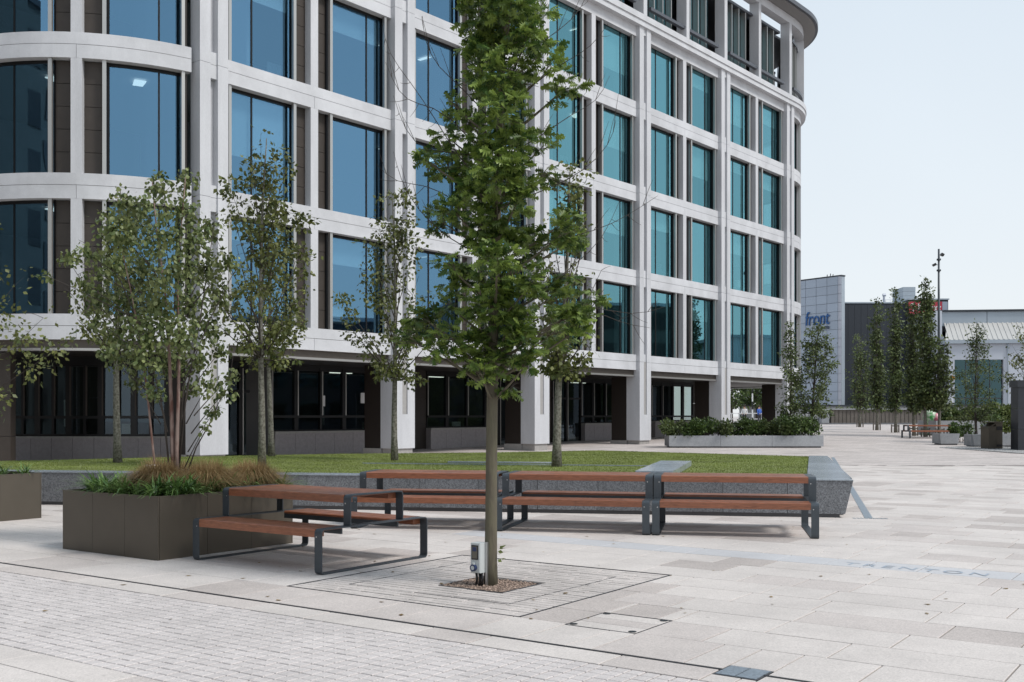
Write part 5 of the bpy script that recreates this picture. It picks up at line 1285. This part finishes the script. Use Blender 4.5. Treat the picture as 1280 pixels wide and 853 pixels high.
# crossing beacon
def beacon(label, x, D, zg, hgt):
    t = thing('crossing_beacon', label, 'crossing beacon', (far(x, D), D, zg), 0, 'striped crossing beacons')
    for i in range(6):
        m_ = MB(); m_.tube([(0, 0, hgt*i/6), (0, 0, hgt*(i+1)/6)], .06, 8); m_.build('pole_band', M['white'] if i % 2 else M['black'], t)
    m_ = MB(); m_.lathe([(.06, hgt), (.2, hgt+.08), (.25, hgt+.25), (.2, hgt+.42), (.05, hgt+.5)], 12); m_.build('globe', M['orange'], t, smooth=True); return t
beacon('orange globe crossing beacon on a striped pole left of the teal entrance', 1190, 98, .85, 4.0)
beacon('striped crossing pole half hidden behind the pink and green sculpture', 1158, 99, .85, 2.4)
beacon('striped pole seen through the open corner of the office ground floor', 940.5, 92, .75, 4.2)

# seen through the office corner: trees, wall, bench and two people
for i, (x, D, hh, lab) in enumerate(((915, 104, 6.5, 'leftmost green tree seen through the open office corner'), (929, 108, 7.5, 'second green tree seen through the open office corner'), (946, 106, 7, 'third green tree seen through the open office corner'), (960, 110, 7.5, 'rightmost green tree seen through the open office corner'))):
    auto_tree('distant_tree', lab, (far(x, D), D, .8), hh, .25, [(0, 1.5), (.4, 2.2), (.8, 1.6), (1, .5)], .14, 1500, .32, M['shrub'], M['twig'], 60+i, nbr=22, clump=.7, group='trees beyond the office corner')
t = thing('white_railing', 'white park railing seen through the open office corner', 'railing', (far(905, 94), 94, ground_z(94)))
m_ = MB()
for z in (.5, 1.0): m_.box(0, 5.2, -.03, .03, z, z+.07)
m_.build('rail', M['white'], t)
for i in range(9): m_ = MB(); m_.box(i*.64, i*.64+.06, -.03, .03, 0, 1.05); m_.build('post', M['white'], t)
def person(label, loc, rz, shirt, seated=True):
    t = thing('person', label, 'person', loc, rz)
    sh, hip, knee = (.95, .48, .48) if seated else (1.42, .92, .5)
    hp = Vector((0, 0, hip)); ch = Vector((0, .03, sh-.12)); nk = Vector((0, .02, sh+.06)); hd_ = Vector((0, -.01, sh+.20))
    V_ = [hp, Vector((0, .01, (hip+sh)/2)), ch, nk, hd_, hd_+Vector((0, 0, .1))]; E_ = [(0, 1), (1, 2), (2, 3), (3, 4), (4, 5)]; R_ = [.15, .13, .16, .055, .09, .07]
    for s in (-1, 1):
        b = len(V_); V_ += [Vector((s*.19, .02, sh-.04)), Vector((s*.25, -.05, sh-.30)), Vector((s*.16, -.26, sh-.42)), Vector((s*.13, -.33, sh-.44))]; E_ += [(2, b), (b, b+1), (b+1, b+2), (b+2, b+3)]; R_ += [.06, .045, .035, .03]
        b = len(V_); fy = -.42 if seated else -.02; V_ += [Vector((s*.10, 0, hip-.04)), Vector((s*.11, fy, knee)), Vector((s*.11, fy+(.03 if seated else .03), .08)), Vector((s*.11, fy-.12, .03))]; E_ += [(0, b), (b, b+1), (b+1, b+2), (b+2, b+3)]; R_ += [.09, .065, .045, .04]
    me = bpy.data.meshes.new('body'); me.from_pydata([tuple(v) for v in V_], E_, []); o = link('body', me, t)
    me.materials.append(shirt); me.materials.append(M['trous']); me.materials.append(M['skin'])
    md = o.modifiers.new('skin', 'SKIN'); sv = me.skin_vertices[0].data
    for i, r in enumerate(R_): sv[i].radius = (r, r)
    sv[0].use_root = True; o.modifiers.new('sub', 'SUBSURF').levels = 1
    bpy.context.view_layer.update(); dg = bpy.context.evaluated_depsgraph_get(); m2 = bpy.data.meshes.new_from_object(o.evaluated_get(dg)); o.modifiers.clear(); o.data = m2
    for p in m2.polygons:
        c = p.center; p.use_smooth = True
        p.material_index = 2 if (c.z > sh+.02 or (c.y < -.22 and c.z > sh-.5 and c.z > hip+.02)) else (1 if c.z < hip+.04 else 0)
    m_ = MB(); m_.lathe([(.02, sh+.37), (.085, sh+.35), (.11, sh+.28), (.10, sh+.20)], 10, (0, .02)); m_.build('hair', M['hair'], t, smooth=True)
person('person in blue sitting beyond the open corner of the office', (far(949, 93), 93, ground_z(93)), .5, M['cloth_b'], False)
person('person in a white top beyond the open corner of the office', (far(930.5, 93), 93, ground_z(93)), -.3, M['cloth_w'], False)

# office block across the plaza, mirrored in the lower windows
t = thing('opposite_building', 'dark brick block across the plaza, outside the photo, mirrored in the office windows', 'building', (-40, -6, 0))
m_ = MB(); m_.box(-12, 0, -26, 34, 0, 30); m_.build('wall', M['opp'], t)
m_ = MB(); m_.box(-12.2, .3, -26.3, 34.3, 30.01, 30.5); m_.build('roof', M['mdark'], t)
for fl in range(7):
    for k in range(14):
        m_ = MB(); m_.box(.0, .08, -25+k*4.2, -22.6+k*4.2, 1.2+fl*4.1, 3.6+fl*4.1); m_.build('window', M['frame'], t)
for (x, y0, y1, h_, m_k, lab) in ((70, 18, 52, 11.5, 'mdark', 'low dark office block to the right of the plaza, outside the photo'), (76, 54, 84, 14.5, 'opp', 'brick block to the right of the plaza, outside the photo'), (72, 87, 128, 10.5, 'mwhite', 'pale low block to the right of the plaza, outside the photo')):
    t = thing('side_building', lab, 'building', (x, y0, .3), 0, None)
    m_ = MB(); m_.box(0, 14, 0, y1-y0, -.5, h_); m_.build('wall', M[m_k], t)
    m_ = MB(); m_.box(-.3, 14.3, -.3, y1-y0+.3, h_+.01, h_+.4); m_.build('roof', M['mband'], t)
    nf = int(h_/3.6)
    for fl in range(nf):
        for k in range(int((y1-y0)/3.4)):
            m_ = MB(); m_.box(-.06, 0, 1+k*3.4, 3.2+k*3.4, .9+fl*3.6, 2.9+fl*3.6); m_.build('window', M['frame'] if m_k != 'mdark' else M['entr'], t)
print('objects', len(scene.objects))
